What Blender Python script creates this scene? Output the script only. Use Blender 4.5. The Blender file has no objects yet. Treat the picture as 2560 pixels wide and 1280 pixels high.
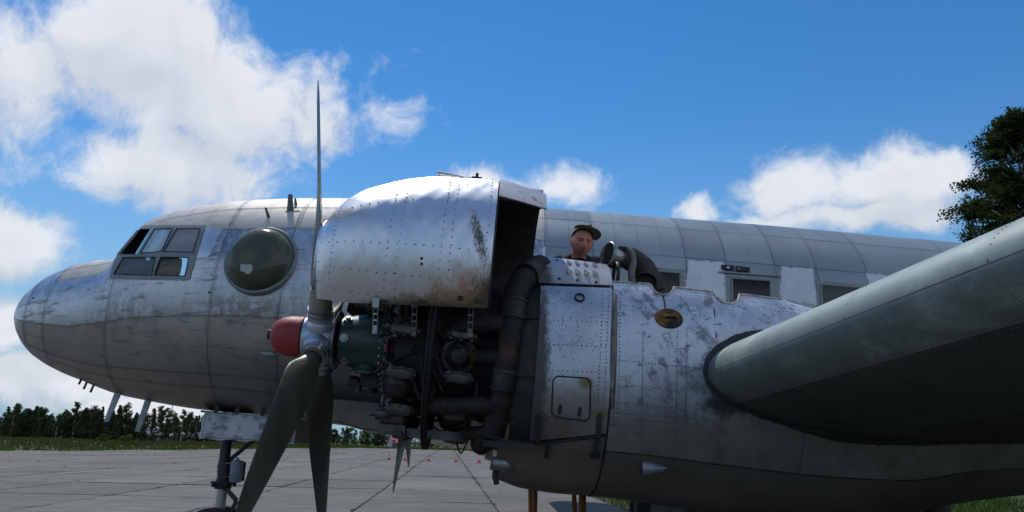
import bpy, bmesh, math, random
import numpy as np
from mathutils import Vector, Matrix
from mathutils.bvhtree import BVHTree

random.seed(7); RNG = np.random.default_rng(7)
R = math.radians
scene = bpy.context.scene
COL = scene.collection

# ------------------------------------------------------------------ camera
EYE = np.array([0.0, 0.0, 1.6])
FPX, PW, PH = 1940.0, 2560.0, 1280.0          # focal length in pixels of a 2560 wide frame
YAW, PITCH, ROLL = R(2.4), R(13.64), R(1.55)
_f = np.array([math.sin(YAW)*math.cos(PITCH), math.cos(YAW)*math.cos(PITCH), math.sin(PITCH)])
_r = np.array([math.cos(YAW), -math.sin(YAW), 0.0])
_u = np.cross(_r, _f)
CR = math.cos(ROLL)*_r + math.sin(ROLL)*_u
CU = -math.sin(ROLL)*_r + math.cos(ROLL)*_u
CF = _f
cam_data = bpy.data.cameras.new('camera')
cam_data.sensor_width = 36.0
cam_data.lens = 36.0*FPX/PW
cam_data.clip_start = 0.1; cam_data.clip_end = 6000
cam = bpy.data.objects.new('camera', cam_data); COL.objects.link(cam)
cam.matrix_world = Matrix(((CR[0], CU[0], -CF[0], EYE[0]), (CR[1], CU[1], -CF[1], EYE[1]),
                           (CR[2], CU[2], -CF[2], EYE[2]), (0, 0, 0, 1)))
scene.camera = cam

def ray(px, py):
    return CF + CR*(px-PW/2)/FPX - CU*(py-PH/2)/FPX
def at(px, py, Y):                             # point of the sight line at world depth Y
    d = ray(px, py); return EYE + d*(Y/d[1])
def ground(px, py, z=0.0):
    d = ray(px, py); return EYE + d*((z-EYE[2])/d[2])
def proj(P):
    d = np.asarray(P, float)-EYE
    z = d@CF
    return np.stack([PW/2+FPX*(d@CR)/z, PH/2-FPX*(d@CU)/z], -1)

# ------------------------------------------------------------------ light and sky
SUN_EL, SUN_AZ = R(56), R(-22)                  # azimuth from +Y towards +X
SUN = np.array([math.sin(SUN_AZ)*math.cos(SUN_EL), math.cos(SUN_AZ)*math.cos(SUN_EL), math.sin(SUN_EL)])
sl = bpy.data.lights.new('sun', 'SUN'); sl.energy = 3.0; sl.angle = R(0.53); sl.color = (1.0, 0.95, 0.87)
so = bpy.data.objects.new('sun', sl); COL.objects.link(so)
so.rotation_euler = Vector(SUN).to_track_quat('Z', 'Y').to_euler()
scene.view_settings.view_transform = 'Standard'; scene.view_settings.look = 'None'
scene.view_settings.gamma = 1.0; scene.view_settings.exposure = EXPOSURE = -0.22
scene.view_settings.use_curve_mapping = False

cy = scene.cycles
cy.max_bounces = 6; cy.diffuse_bounces = 3; cy.glossy_bounces = 4; cy.transmission_bounces = 4; cy.transparent_max_bounces = 8
cy.caustics_reflective = False; cy.caustics_refractive = False; cy.use_denoising = True
cy.use_adaptive_sampling = True; cy.adaptive_threshold = 0.02
world = bpy.data.worlds.new('World'); scene.world = world; world.use_nodes = True
world.cycles.sampling_method = 'MANUAL'; world.cycles.sample_map_resolution = 512

class NT:
    """small node tree helper"""
    def __init__(self, tree):
        self.t = tree; self.n = tree.nodes; self.l = tree.links
    def new(self, typ, **kw):
        nd = self.n.new(typ)
        for k, v in kw.items(): setattr(nd, k, v)
        return nd
    def link(self, a, b): self.l.new(a, b)
    def put(self, sock, v):
        if hasattr(v, 'is_output') or isinstance(v, bpy.types.NodeSocket): self.l.new(v, sock)
        else: sock.default_value = v
    def math(self, op, a, b=None, c=None, clamp=False):
        nd = self.new('ShaderNodeMath', operation=op); nd.use_clamp = clamp
        self.put(nd.inputs[0], a)
        if b is not None: self.put(nd.inputs[1], b)
        if c is not None: self.put(nd.inputs[2], c)
        return nd.outputs[0]
    def vmath(self, op, a, b=None):
        nd = self.new('ShaderNodeVectorMath', operation=op)
        self.put(nd.inputs[0], a)
        if b is not None: self.put(nd.inputs['Scale'] if op == 'SCALE' else nd.inputs[1], b)
        return nd.outputs['Value'] if op in ('DOT_PRODUCT', 'LENGTH') else nd.outputs[0]
    def noise(self, vec, scale, detail=4, rough=0.5, dist=0.0, out='Fac', lac=2.0):
        nd = self.new('ShaderNodeTexNoise'); self.put(nd.inputs['Vector'], vec)
        nd.inputs['Scale'].default_value = scale; nd.inputs['Detail'].default_value = detail
        nd.inputs['Roughness'].default_value = rough; nd.inputs['Distortion'].default_value = dist
        nd.inputs['Lacunarity'].default_value = lac
        return nd.outputs[out]
    def smooth(self, v, lo, hi, a=0.0, b=1.0):
        nd = self.new('ShaderNodeMapRange', interpolation_type='SMOOTHSTEP')
        self.put(nd.inputs[0], v); self.put(nd.inputs[1], lo); self.put(nd.inputs[2], hi)
        self.put(nd.inputs[3], a); self.put(nd.inputs[4], b); return nd.outputs[0]
    def lin(self, v, lo, hi, a=0.0, b=1.0):
        nd = self.new('ShaderNodeMapRange'); self.put(nd.inputs[0], v); self.put(nd.inputs[1], lo)
        self.put(nd.inputs[2], hi); self.put(nd.inputs[3], a); self.put(nd.inputs[4], b); return nd.outputs[0]
    def mix(self, f, a, b, mode='MIX'):
        nd = self.new('ShaderNodeMix', data_type='RGBA', blend_type=mode)
        self.put(nd.inputs[0], f); self.put(nd.inputs[6], a); self.put(nd.inputs[7], b); return nd.outputs[2]
    def scalevec(self, v, xyz):
        nd = self.new('ShaderNodeVectorMath', operation='MULTIPLY'); self.put(nd.inputs[0], v)
        nd.inputs[1].default_value = xyz; return nd.outputs[0]

def c4(c): return (c[0], c[1], c[2], 1.0)

# clouds: (px, py, half width, half height, weight) read off the photograph and turned into directions
CLOUDS = [(30, 180, 250, 200, 1.4), (330, 150, 360, 240, 1.5), (580, 250, 350, 210, 1.35), (430, 410, 370, 130, 1.35),
          (840, 310, 120, 90, .8), (20, 595, 160, 115, 1.3), (10, 810, 170, 90, 1.15), (60, 940, 300, 85, 1.1),
          (330, 1015, 320, 50, .95), (1000, 285, 105, 75, .22), (1215, 470, 115, 60, .85), (1430, 465, 90, 55, .55),
          (1735, 500, 100, 60, .85), (2010, 490, 200, 115, 1.1), (2230, 445, 230, 120, 1.35), (2080, 560, 350, 60, 1.1)]
def build_clouds_group(name, oct_, blobs):
    g = bpy.data.node_groups.new(name, 'ShaderNodeTree')
    g.interface.new_socket('Direction', in_out='INPUT', socket_type='NodeSocketVector')
    g.interface.new_socket('Density', in_out='OUTPUT', socket_type='NodeSocketFloat')
    t = NT(g); gi = t.new('NodeGroupInput'); go = t.new('NodeGroupOutput')
    d0 = gi.outputs[0]
    wv = t.vmath('SUBTRACT', t.noise(d0, 6.0, 2, 0.6, out='Color'), (0.5, 0.5, 0.5))
    d = t.vmath('ADD', d0, t.vmath('SCALE', wv, 0.10))
    best = None
    for (px, py, wx, wy, wt) in blobs:
        cdir = ray(px, py); k = np.linalg.norm(cdir); cdir = cdir/k
        rv = np.cross(cdir, (0, 0, 1)); rv /= np.linalg.norm(rv); uv = np.cross(rv, cdir)
        # offset from the cloud's centre, stretched so that its border lies at length one
        e = t.vmath('SUBTRACT', d, tuple(cdir)); sx = wx/FPX/k; sy = wy/FPX/k
        c = t.new('ShaderNodeCombineXYZ')
        t.put(c.inputs[0], t.vmath('DOT_PRODUCT', e, tuple(rv/sx))); t.put(c.inputs[1], t.vmath('DOT_PRODUCT', e, tuple(uv/sy)))
        t.put(c.inputs[2], t.vmath('DOT_PRODUCT', e, tuple(cdir*3)))
        v = t.math('MULTIPLY_ADD', t.vmath('LENGTH', c.outputs[0]), -wt, wt)
        best = v if best is None else t.math('SMOOTH_MAX', best, v, 0.15)
    # the rest of the sky carries scattered cumulus of the same kind
    sep = t.new('ShaderNodeSeparateXYZ'); t.put(sep.inputs[0], d)
    dz = t.math('ADD', t.math('MAXIMUM', sep.outputs[2], 0.0), 0.35)
    dome = t.new('ShaderNodeVectorMath', operation='SCALE'); t.link(d, dome.inputs[0]); t.put(dome.inputs['Scale'], t.math('DIVIDE', 1.0, dz))
    far = t.math('MULTIPLY', t.math('SUBTRACT', t.noise(dome.outputs[0], 1.3, 1, 0.5), 0.46), 3.5)
    inview = t.smooth(t.vmath('DOT_PRODUCT', d0, tuple(CF)), 0.72, 0.80)
    far = t.math('SUBTRACT', far, t.math('MULTIPLY', inview, 6.0))
    m = t.math('MAXIMUM', best, far)
    n1 = t.noise(d, 9.0, oct_, 0.66)
    dens = t.math('ADD', m, t.math('MULTIPLY', t.math('SUBTRACT', n1, 0.5), 2.6))
    t.link(dens, go.inputs[0])
    return g
def build_world():
    t = NT(world.node_tree); t.n.clear()
    tc = t.new('ShaderNodeTexCoord'); d = t.vmath('NORMALIZE', tc.outputs['Generated'])
    sky = t.new('ShaderNodeTexSky', sky_type='NISHITA'); sky.sun_disc = False
    sky.sun_elevation = SUN_EL; sky.sun_rotation = SUN_AZ; sky.altitude = 300; sky.air_density = 1.0
    sky.dust_density = 0.0; sky.ozone_density = 2.0
    a = t.new('ShaderNodeGroup'); a.node_tree = build_clouds_group('cloud_density', 7, CLOUDS); t.link(d, a.inputs[0])
    b = t.new('ShaderNodeGroup'); b.node_tree = build_clouds_group('cloud_density_soft', 2, CLOUDS[:9]+CLOUDS[12:])
    t.link(t.vmath('ADD', d, tuple(0.05*(SUN*0.5+np.array([0, 0, .6])))), b.inputs[0])
    dens = a.outputs[0]
    alpha = t.smooth(dens, -0.04, 0.72)
    rel = t.math('SUBTRACT', dens, b.outputs[0])
    lit = t.smooth(rel, -0.75, 0.75)
    thick = t.smooth(dens, 0.25, 1.6)
    k = t.math('MULTIPLY', t.lin(lit, 0, 1, 0.5, 1.0), t.lin(thick, 0, 1, 1.0, 0.82))
    ccol = t.mix(k, CLOUD_DARK, CLOUD_LIT)
    hs = t.new('ShaderNodeHueSaturation'); hs.inputs['Saturation'].default_value = SKY_SAT; hs.inputs['Value'].default_value = SKY_VAL
    t.link(sky.outputs[0], hs.inputs['Color'])
    sp = t.new('ShaderNodeSeparateXYZ'); t.link(d, sp.inputs[0])                          # pale air along the horizon
    clear = t.mix(t.smooth(sp.outputs[2], -0.06, 0.42), HORIZON, hs.outputs[0])
    col = t.mix(t.math('MULTIPLY', alpha, 0.93), clear, ccol)
    bg = t.new('ShaderNodeBackground'); t.link(col, bg.inputs[0]); bg.inputs[1].default_value = 0.115
    out = t.new('ShaderNodeOutputWorld'); t.link(bg.outputs[0], out.inputs[0])
HORIZON = (2.6, 4.3, 6.0, 1)
CLOUD_DARK, CLOUD_LIT, SKY_SAT, SKY_VAL = (4.4, 4.9, 5.8, 1), (8.6, 8.8, 9.2, 1), 1.34, 1.20
build_world()
# ------------------------------------------------------------------ mesh helpers
class MB:
    """collects vertices and faces of one mesh"""
    def __init__(self): self.v = []; self.f = []
    def add(self, vs, fs):
        b = len(self.v); self.v.extend([tuple(map(float, p)) for p in vs])
        self.f.extend([tuple(b+i for i in q) for q in fs]); return self
    def grid(self, pts, closed=False, keep=None, flip=False):
        pts = np.asarray(pts, float); n, m = pts.shape[:2]
        fs = []
        for i in range(n-1):
            for j in range(m if closed else m-1):
                if keep is not None and not keep[i][j]: continue
                k = (j+1) % m
                q = (i*m+j, (i+1)*m+j, (i+1)*m+k, i*m+k)
                fs.append(q[::-1] if flip else q)
        if keep is not None:
            used = sorted({i for q in fs for i in q}); mp = {o: k for k, o in enumerate(used)}
            flat = pts.reshape(-1, 3)
            return self.add([flat[i] for i in used], [tuple(mp[i] for i in q) for q in fs])
        return self.add(pts.reshape(-1, 3), fs)
    def shell(self, outer, inner):
        """closed sheet from two matching grids"""
        o = np.asarray(outer, float); n, m = o.shape[:2]
        b = len(self.v); self.v.extend(map(tuple, o.reshape(-1, 3).tolist())); self.v.extend(map(tuple, np.asarray(inner, float).reshape(-1, 3).tolist()))
        N = n*m; A = lambda i, j: b+i*m+j; B = lambda i, j: b+N+i*m+j
        for i in range(n-1):
            for j in range(m-1):
                self.f.append((A(i, j), A(i+1, j), A(i+1, j+1), A(i, j+1)))
                self.f.append((B(i, j), B(i, j+1), B(i+1, j+1), B(i+1, j)))
        for i in range(n-1):
            self.f.append((A(i, 0), B(i, 0), B(i+1, 0), A(i+1, 0))); self.f.append((A(i, m-1), A(i+1, m-1), B(i+1, m-1), B(i, m-1)))
        for j in range(m-1):
            self.f.append((A(0, j), A(0, j+1), B(0, j+1), B(0, j))); self.f.append((A(n-1, j), B(n-1, j), B(n-1, j+1), A(n-1, j+1)))
        return self
    def tube(self, path, r, n=8, cap=True, squash=None):
        P = [Vector(p) for p in path]; m = len(P)
        rs = [r]*m if np.isscalar(r) else list(r)
        T = [(P[min(i+1, m-1)]-P[max(i-1, 0)]).normalized() for i in range(m)]
        ref = Vector((0, 0, 1)) if abs(T[0].z) < 0.9 else Vector((1, 0, 0))
        a = T[0].cross(ref).normalized(); rings = []
        for i in range(m):
            a = (a-T[i]*a.dot(T[i])).normalized(); b = T[i].cross(a)
            rings.append([tuple(P[i]+(a*math.cos(2*math.pi*k/n)+b*math.sin(2*math.pi*k/n)*(squash or 1))*rs[i]) for k in range(n)])
        base = len(self.v); self.grid(np.array(rings), closed=True)
        if cap:
            self.f.append(tuple(base+k for k in range(n))); self.f.append(tuple(base+(m-1)*n+k for k in reversed(range(n))))
        return self
    def lathe(self, o, axis, prof, n=24, cap=False, sq=(1, 1), ref=None, a0=0, a1=None):
        o = Vector(o); A = Vector(axis).normalized()
        rf = Vector(ref) if ref is not None else (Vector((0, 0, 1)) if abs(A.z) < 0.9 else Vector((1, 0, 0)))
        x = (rf-A*rf.dot(A)).normalized(); y = A.cross(x)
        full = a1 is None; N = n if full else n+1; span = 2*math.pi if full else a1-a0
        rings = [[tuple(o+A*t+(x*math.cos(a0+span*k/n)*sq[0]+y*math.sin(a0+span*k/n)*sq[1])*r) for k in range(N)] for t, r in prof]
        base = len(self.v); self.grid(np.array(rings), closed=full)
        if cap and full:
            m = len(prof); self.f.append(tuple(base+k for k in reversed(range(n)))); self.f.append(tuple(base+(m-1)*n+k for k in range(n)))
        return self
    def box(self, c, ex, ey, ez):
        c = np.asarray(c, float); ex, ey, ez = (np.asarray(e, float) for e in (ex, ey, ez))
        vs = [c+sx*ex+sy*ey+sz*ez for sx in (-1, 1) for sy in (-1, 1) for sz in (-1, 1)]
        return self.add(vs, [(0, 1, 3, 2), (4, 6, 7, 5), (0, 4, 5, 1), (2, 3, 7, 6), (0, 2, 6, 4), (1, 5, 7, 3)])
    def bar(self, a, b, w, h, up=(0, 0, 1)):
        a = Vector(a); b = Vector(b); d = (b-a); t = d.normalized(); s = t.cross(Vector(up)).normalized(); u = s.cross(t)
        return self.box((a+b)/2, d/2, s*w/2, u*h/2)
    def sphere(self, c, r, n=12, m=8, ax=None):
        ax = ax or ((1, 0, 0), (0, 1, 0), (0, 0, 1)); X, Y, Z = (np.asarray(a, float) for a in ax)
        rr = (r, r, r) if np.isscalar(r) else r; c = np.asarray(c, float)
        g = [[c+X*rr[0]*math.sin(math.pi*i/m)*math.cos(2*math.pi*k/n)+Y*rr[1]*math.sin(math.pi*i/m)*math.sin(2*math.pi*k/n)+Z*rr[2]*math.cos(math.pi*i/m) for k in range(n)] for i in range(m+1)]
        return self.grid(np.array(g), closed=True, flip=True)
    def dome(self, c, nrm, r, h, n=6):
        """rivet head"""
        c = Vector(c); N = Vector(nrm).normalized(); x = N.orthogonal().normalized(); y = N.cross(x)
        vs = [tuple(c+(x*math.cos(2*math.pi*k/n)+y*math.sin(2*math.pi*k/n))*r-N*0.001) for k in range(n)]+[tuple(c+N*h)]
        return self.add(vs, [(k, (k+1) % n, n) for k in range(n)])

class Loc:
    pass
def mesh_of(mb, name, smooth=True, ang=40, fix=False):
    me = bpy.data.meshes.new(name); me.from_pydata(mb.v, [], mb.f); me.update()
    if fix:
        bm = bmesh.new(); bm.from_mesh(me); bmesh.ops.remove_doubles(bm, verts=bm.verts, dist=1e-5)
        bmesh.ops.recalc_face_normals(bm, faces=bm.faces); bm.to_mesh(me); bm.free()
    if smooth:
        me.polygons.foreach_set('use_smooth', [True]*len(me.polygons))
        me.set_sharp_from_angle(angle=R(ang))
    return me
WLOC = {}
def link(o, parent=None):
    COL.objects.link(o)
    if parent is not None:
        o.parent = parent; o.matrix_parent_inverse = Matrix.Translation(-Vector(WLOC.get(parent.name, (0, 0, 0))))
    return o
def obj(name, mb, mat, parent=None, smooth=True, ang=40, fix=False, kind=None):
    me = mb if isinstance(mb, bpy.types.Mesh) else mesh_of(mb, name, smooth, ang, fix)
    if mat is not None and not len(me.materials): me.materials.append(mat)
    o = bpy.data.objects.new(name, me); link(o, parent)
    if kind: o['kind'] = kind
    return o
def empty(name, loc, parent=None):
    o = bpy.data.objects.new(name, None); o.empty_display_size = 0.2; o.location = loc; link(o, parent)
    WLOC[o.name] = tuple(loc); return o
def tag(o, label, cat, group=None):
    o['label'] = label; o['category'] = cat
    if group: o['group'] = group
    return o
def struct(o): o['kind'] = 'structure'; return o
def pchip(x, y, q):
    """smooth monotone interpolation"""
    x = np.asarray(x, float); y = np.asarray(y, float); q = np.clip(np.asarray(q, float), x[0], x[-1])
    h = np.diff(x); dl = np.diff(y)/h; m = np.zeros_like(y)
    for i in range(1, len(x)-1):
        if dl[i-1]*dl[i] > 0:
            w1 = 2*h[i]+h[i-1]; w2 = h[i]+2*h[i-1]; m[i] = (w1+w2)/(w1/dl[i-1]+w2/dl[i])
    m[0] = dl[0]; m[-1] = dl[-1]
    i = np.clip(np.searchsorted(x, q)-1, 0, len(h)-1); t = (q-x[i])/h[i]
    return (2*t**3-3*t**2+1)*y[i]+(t**3-2*t**2+t)*h[i]*m[i]+(-2*t**3+3*t**2)*y[i+1]+(t**3-t**2)*h[i]*m[i+1]
def inpoly(pts, poly):
    x = pts[..., 0]; y = pts[..., 1]; r = np.zeros(x.shape, bool); n = len(poly)
    for i in range(n):
        x1, y1 = poly[i]; x2, y2 = poly[(i+1) % n]
        c = ((y1 > y) != (y2 > y)); xx = (x2-x1)*(y-y1)/((y2-y1) if y2 != y1 else 1e-9)+x1
        r ^= c & (x < xx)
    return r
def grow(poly, k):
    c = np.mean(poly, axis=0); return [tuple(c+(np.array(p)-c)*(1+k/np.linalg.norm(np.array(p)-c))) for p in poly]
def resample(path, n):
    P = np.asarray(path, float); d = np.r_[0, np.cumsum(np.linalg.norm(np.diff(P, axis=0), axis=1))]
    t = np.linspace(0, d[-1], n); return np.stack([np.interp(t, d, P[:, k]) for k in range(P.shape[1])], -1)
def smoothpath(path, n=16):
    P = [np.asarray(p, float) for p in path]; P = [2*P[0]-P[1]]+P+[2*P[-1]-P[-2]]; out = []
    for i in range(1, len(P)-2):
        for k in range(n if i < len(P)-3 else n+1):
            t = k/n; a, b, c, d = P[i-1:i+3]
            out.append(0.5*((2*b)+(-a+c)*t+(2*a-5*b+4*c-d)*t*t+(-a+3*b-3*c+d)*t**3))
    return out

# ------------------------------------------------------------------ aircraft frame: s aft, y to the far side, u up
AP = R(3.25)
AX = np.array([math.cos(AP), 0, -math.sin(AP)]); AY = np.array([0, 1.0, 0]); AU = np.array([math.sin(AP), 0, math.cos(AP)])
AO = np.array([-1.14, 9.78, 2.311])
def L(s, y, u):
    s, y, u = np.broadcast_arrays(np.asarray(s, float), np.asarray(y, float), np.asarray(u, float))
    return AO+s[..., None]*AX+y[..., None]*AY+u[..., None]*AU
def toL(P):
    d = np.asarray(P, float)-AO; return np.stack([d@AX, d@AY, d@AU], -1)
def LP(px, py, y):                              # pixel -> local point in the vertical plane y
    return toL(at(px, py, AO[1]+y))
def LW(px, py, y): return at(px, py, AO[1]+y)
# ------------------------------------------------------------------ materials
def new_mat(name):
    m = bpy.data.materials.new(name); m.use_nodes = True; t = NT(m.node_tree); t.n.clear()
    out = t.new('ShaderNodeOutputMaterial'); b = t.new('ShaderNodeBsdfPrincipled'); t.link(b.outputs[0], out.inputs[0])
    return m, t, b, out
def coords(t): return t.new('ShaderNodeTexCoord').outputs['Object']
def spot(t, P, c, r, rot=0.0):
    """1 at the centre of an ellipsoid falling to 0 at its border and below zero outside"""
    d = t.vmath('SUBTRACT', P, tuple(map(float, c)))
    if rot:
        vr = t.new('ShaderNodeVectorRotate', rotation_type='Y_AXIS'); t.link(d, vr.inputs['Vector']); vr.inputs['Angle'].default_value = rot; d = vr.outputs[0]
    d = t.scalevec(d, (1/r[0], 1/r[1], 1/r[2]))
    return t.math('SUBTRACT', 1.0, t.vmath('LENGTH', d))
def metal(name, base=(.62, .63, .65), rough=.38, metallic=.9, paint=None, paint2=None, grime=None, bump=.25, rnd=.06,
          wave=.6, spots=(), tone=.25, fine=.12, wipe=None, low=None):
    """worn aircraft sheet: bare metal, remnants of paint, grime"""
    m, t, b, out = new_mat(name); P = coords(t)
    big = t.noise(P, 1.3, 4, .6); mid = t.noise(P, 9, 6, .65); fin = t.noise(P, 70, 4, .6)
    sc = t.noise(t.scalevec(P, (6, 6, 60)), 3.0, 5, .7)                       # long brushed scratches
    val = t.math('ADD', t.lin(big, .3, .7, 1-tone, 1+tone*.6), t.math('MULTIPLY', t.math('SUBTRACT', mid, .5), fine*3))
    if rnd:
        oi = t.new('ShaderNodeObjectInfo'); rvar = t.lin(oi.outputs['Random'], 0, 1, -rnd*.5, rnd*.5); val = t.math('MULTIPLY', val, t.lin(oi.outputs['Random'], 0, 1, 1-rnd, 1+rnd))
    hsv = t.new('ShaderNodeHueSaturation'); hsv.inputs['Color'].default_value = c4(base); t.link(val, hsv.inputs['Value'])
    col = hsv.outputs[0]; met = metallic
    rg = t.math('ADD', rough-.10, t.math('ADD', t.math('MULTIPLY', mid, .14), t.math('MULTIPLY', sc, .10)))
    if rnd: rg = t.math('ADD', rg, rvar)
    for pt in (paint, paint2):
        if not pt: continue
        pc, thr, scale, st, soft = pt
        n = t.noise(t.scalevec(P, st), scale, 9, .68, .3)
        mk = t.smooth(n, thr, thr+soft)
        hv = t.new('ShaderNodeHueSaturation'); hv.inputs['Color'].default_value = c4(pc)
        t.link(t.lin(fin, .3, .7, .86, 1.12), hv.inputs['Value'])
        col = t.mix(mk, col, hv.outputs[0]); met = t.math('MULTIPLY', t.math('SUBTRACT', 1.0, t.math('MULTIPLY', mk, .45)), met)
        rg = t.math('ADD', t.math('MULTIPLY', rg, t.math('SUBTRACT', 1.0, mk)), t.math('MULTIPLY', mk, min(.55, rough+.10)))
    if grime:
        gc, thr, scale, st, soft = grime
        n = t.noise(t.scalevec(P, st), scale, 8, .7)
        mk = t.smooth(n, thr, thr+soft); col = t.mix(mk, col, c4(gc))
        met = t.math('MULTIPLY', t.math('SUBTRACT', 1.0, t.math('MULTIPLY', mk, .8)), met); rg = t.math('ADD', rg, t.math('MULTIPLY', mk, .2))
    if wipe:                                                                # scuffs in one direction
        wc, thr, scale, st, soft, ang = wipe
        vr = t.new('ShaderNodeVectorRotate', rotation_type='Y_AXIS'); t.link(P, vr.inputs['Vector']); vr.inputs['Angle'].default_value = ang
        n = t.noise(t.scalevec(vr.outputs[0], st), scale, 10, .74, .2)
        n = t.math('ADD', n, t.math('MULTIPLY', t.math('SUBTRACT', t.noise(P, 2.2, 3, .5), .5), .35))
        mk = t.math('MULTIPLY', t.smooth(n, thr, thr+soft), .88); col = t.mix(mk, col, c4(wc)); rg = t.math('ADD', rg, t.math('MULTIPLY', mk, .06))
    if low:                                                                 # darker, duller tone blended in towards the keel
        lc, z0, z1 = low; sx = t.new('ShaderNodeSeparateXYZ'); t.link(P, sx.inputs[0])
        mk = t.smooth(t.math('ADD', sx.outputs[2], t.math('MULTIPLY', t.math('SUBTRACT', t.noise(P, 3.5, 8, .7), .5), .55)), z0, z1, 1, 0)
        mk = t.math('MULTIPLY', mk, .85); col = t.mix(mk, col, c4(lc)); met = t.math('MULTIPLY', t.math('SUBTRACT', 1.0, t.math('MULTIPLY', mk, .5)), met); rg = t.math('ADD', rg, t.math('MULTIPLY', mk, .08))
    for (sc_c, c, r, rot, nscale, amp, st) in spots:                       # stains with a place and a shape of their own
        n = t.noise(t.scalevec(P, st), nscale, 10, .80)
        mk = t.smooth(t.math('ADD', spot(t, P, c, r, rot), t.math('MULTIPLY', t.math('SUBTRACT', n, .5), amp)), .02, .62)
        col = t.mix(t.math('MULTIPLY', mk, .92), col, c4(sc_c)); met = t.math('MULTIPLY', t.math('SUBTRACT', 1.0, mk), met)
        rg = t.math('ADD', t.math('MULTIPLY', rg, t.math('SUBTRACT', 1.0, mk)), t.math('MULTIPLY', mk, .65))
    t.put(b.inputs['Base Color'], col); t.put(b.inputs['Metallic'], met); t.put(b.inputs['Roughness'], rg)
    bm = t.new('ShaderNodeBump'); bm.inputs['Strength'].default_value = bump; bm.inputs['Distance'].default_value = .02
    hgt = t.math('ADD', t.math('MULTIPLY', t.noise(P, 4.5, 2, .4), wave), t.math('ADD', t.math('MULTIPLY', mid, .10), t.math('MULTIPLY', fin, .03)))
    t.link(hgt, bm.inputs['Height']); t.link(bm.outputs[0], b.inputs['Normal'])
    return m
def plain(name, col, rough=.6, metallic=0.0, var=.25, scale=12, bump=.0, coat=0, spec=.5, st=(1, 1, 1), col2=None, thr=.55):
    m, t, b, out = new_mat(name); P = t.scalevec(coords(t), st)
    n = t.noise(P, scale, 6, .6); n2 = t.noise(P, scale*6, 3, .6)
    hv = t.new('ShaderNodeHueSaturation'); hv.inputs['Color'].default_value = c4(col)
    t.link(t.math('ADD', t.lin(n, .3, .7, 1-var, 1+var), t.math('MULTIPLY', t.math('SUBTRACT', n2, .5), var*.8)), hv.inputs['Value'])
    c = hv.outputs[0]
    if col2: c = t.mix(t.smooth(t.noise(P, scale*.6, 7, .65), thr, thr+.12), c, c4(col2))
    t.put(b.inputs['Base Color'], c); b.inputs['Metallic'].default_value = metallic
    t.put(b.inputs['Roughness'], t.lin(n2, .3, .7, max(.05, rough-.08), min(1, rough+.08)))
    b.inputs['Specular IOR Level'].default_value = spec; b.inputs['Coat Weight'].default_value = coat
    if bump:
        bm = t.new('ShaderNodeBump'); bm.inputs['Strength'].default_value = bump; bm.inputs['Distance'].default_value = .01
        t.link(n2, bm.inputs['Height']); t.link(bm.outputs[0], b.inputs['Normal'])
    return m
M = {}
WHITE = (.66, .69, .74)
M['skin_top'] = metal('skin_top', (.46, .45, .44), .56, .12, paint=((.52, .50, .48), .40, 5, (1, 1, 1.6), .14), wipe=((.19, .20, .22), .60, 3.5, (1, 1, 4), .12, .15), grime=((.16, .16, .17), .66, 9, (1, 1, 2.5), .06), wave=.35, rnd=.06)
M['skin_side'] = metal('skin_side', (.47, .49, .52), .33, .92, paint=((.60, .635, .685), .45, 6, (2.2, 2.2, 1), .16), wipe=((.14, .16, .19), .515, 3.6, (1.0, 1, 5), .16, .1), grime=((.10, .11, .12), .66, 16, (1, 1, 1.5), .06), wave=.5, rnd=.16)
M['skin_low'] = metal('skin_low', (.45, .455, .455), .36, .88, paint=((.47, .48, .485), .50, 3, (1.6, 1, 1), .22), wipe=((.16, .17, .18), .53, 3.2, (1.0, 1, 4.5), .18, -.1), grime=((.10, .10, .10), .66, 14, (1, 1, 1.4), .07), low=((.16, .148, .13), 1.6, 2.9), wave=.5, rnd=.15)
M['skin_aft'] = metal('skin_aft', (.33, .375, .40), .40, .45, grime=((.24, .265, .285), .56, 2.5, (1, 1, 1), .3), wave=.5, tone=.16, fine=.08, rnd=.10)
M['white_patch'] = metal('white_patch', (.66, .69, .74), .6, .05, grime=((.30, .33, .38), .60, 8, (1, 1, 2.2), .10), tone=.1, rnd=.02, wave=.2)
M['door_white'] = metal('door_white', (.56, .60, .66), .6, .1, wipe=((.17, .19, .21), .47, 5, (1.2, 1, 2.0), .16, .0), paint2=((.06, .06, .06), .64, 20, (1, 1, .7), .04), tone=.12, wave=.2)
M['frame_grey'] = plain('frame_grey', (.24, .265, .27), .5, .3, .15, 8)
M['dark_liner'] = plain('dark_liner', (.035, .036, .037), .8, 0, .2)
M['rivet_dark'] = plain('rivet_dark', (.14, .145, .155), .5, .5, .3, 20)
M['rivet_aft'] = plain('rivet_aft', (.20, .23, .25), .5, .4, .2, 20)
M['rivet_pale'] = plain('rivet_pale', (.42, .46, .50), .45, .5, .2, 20)
M['black'] = plain('black', (.018, .018, .019), .65, 0, .35, 10, .2)
M['soot'] = plain('soot', (.035, .033, .031), .6, .3, .5, 6, .3, col2=(.10, .085, .07), thr=.58)
M['rubber'] = plain('rubber', (.03, .03, .03), .75, 0, .3)
LS = lambda s, y, u: tuple(L(s, y, u))
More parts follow.
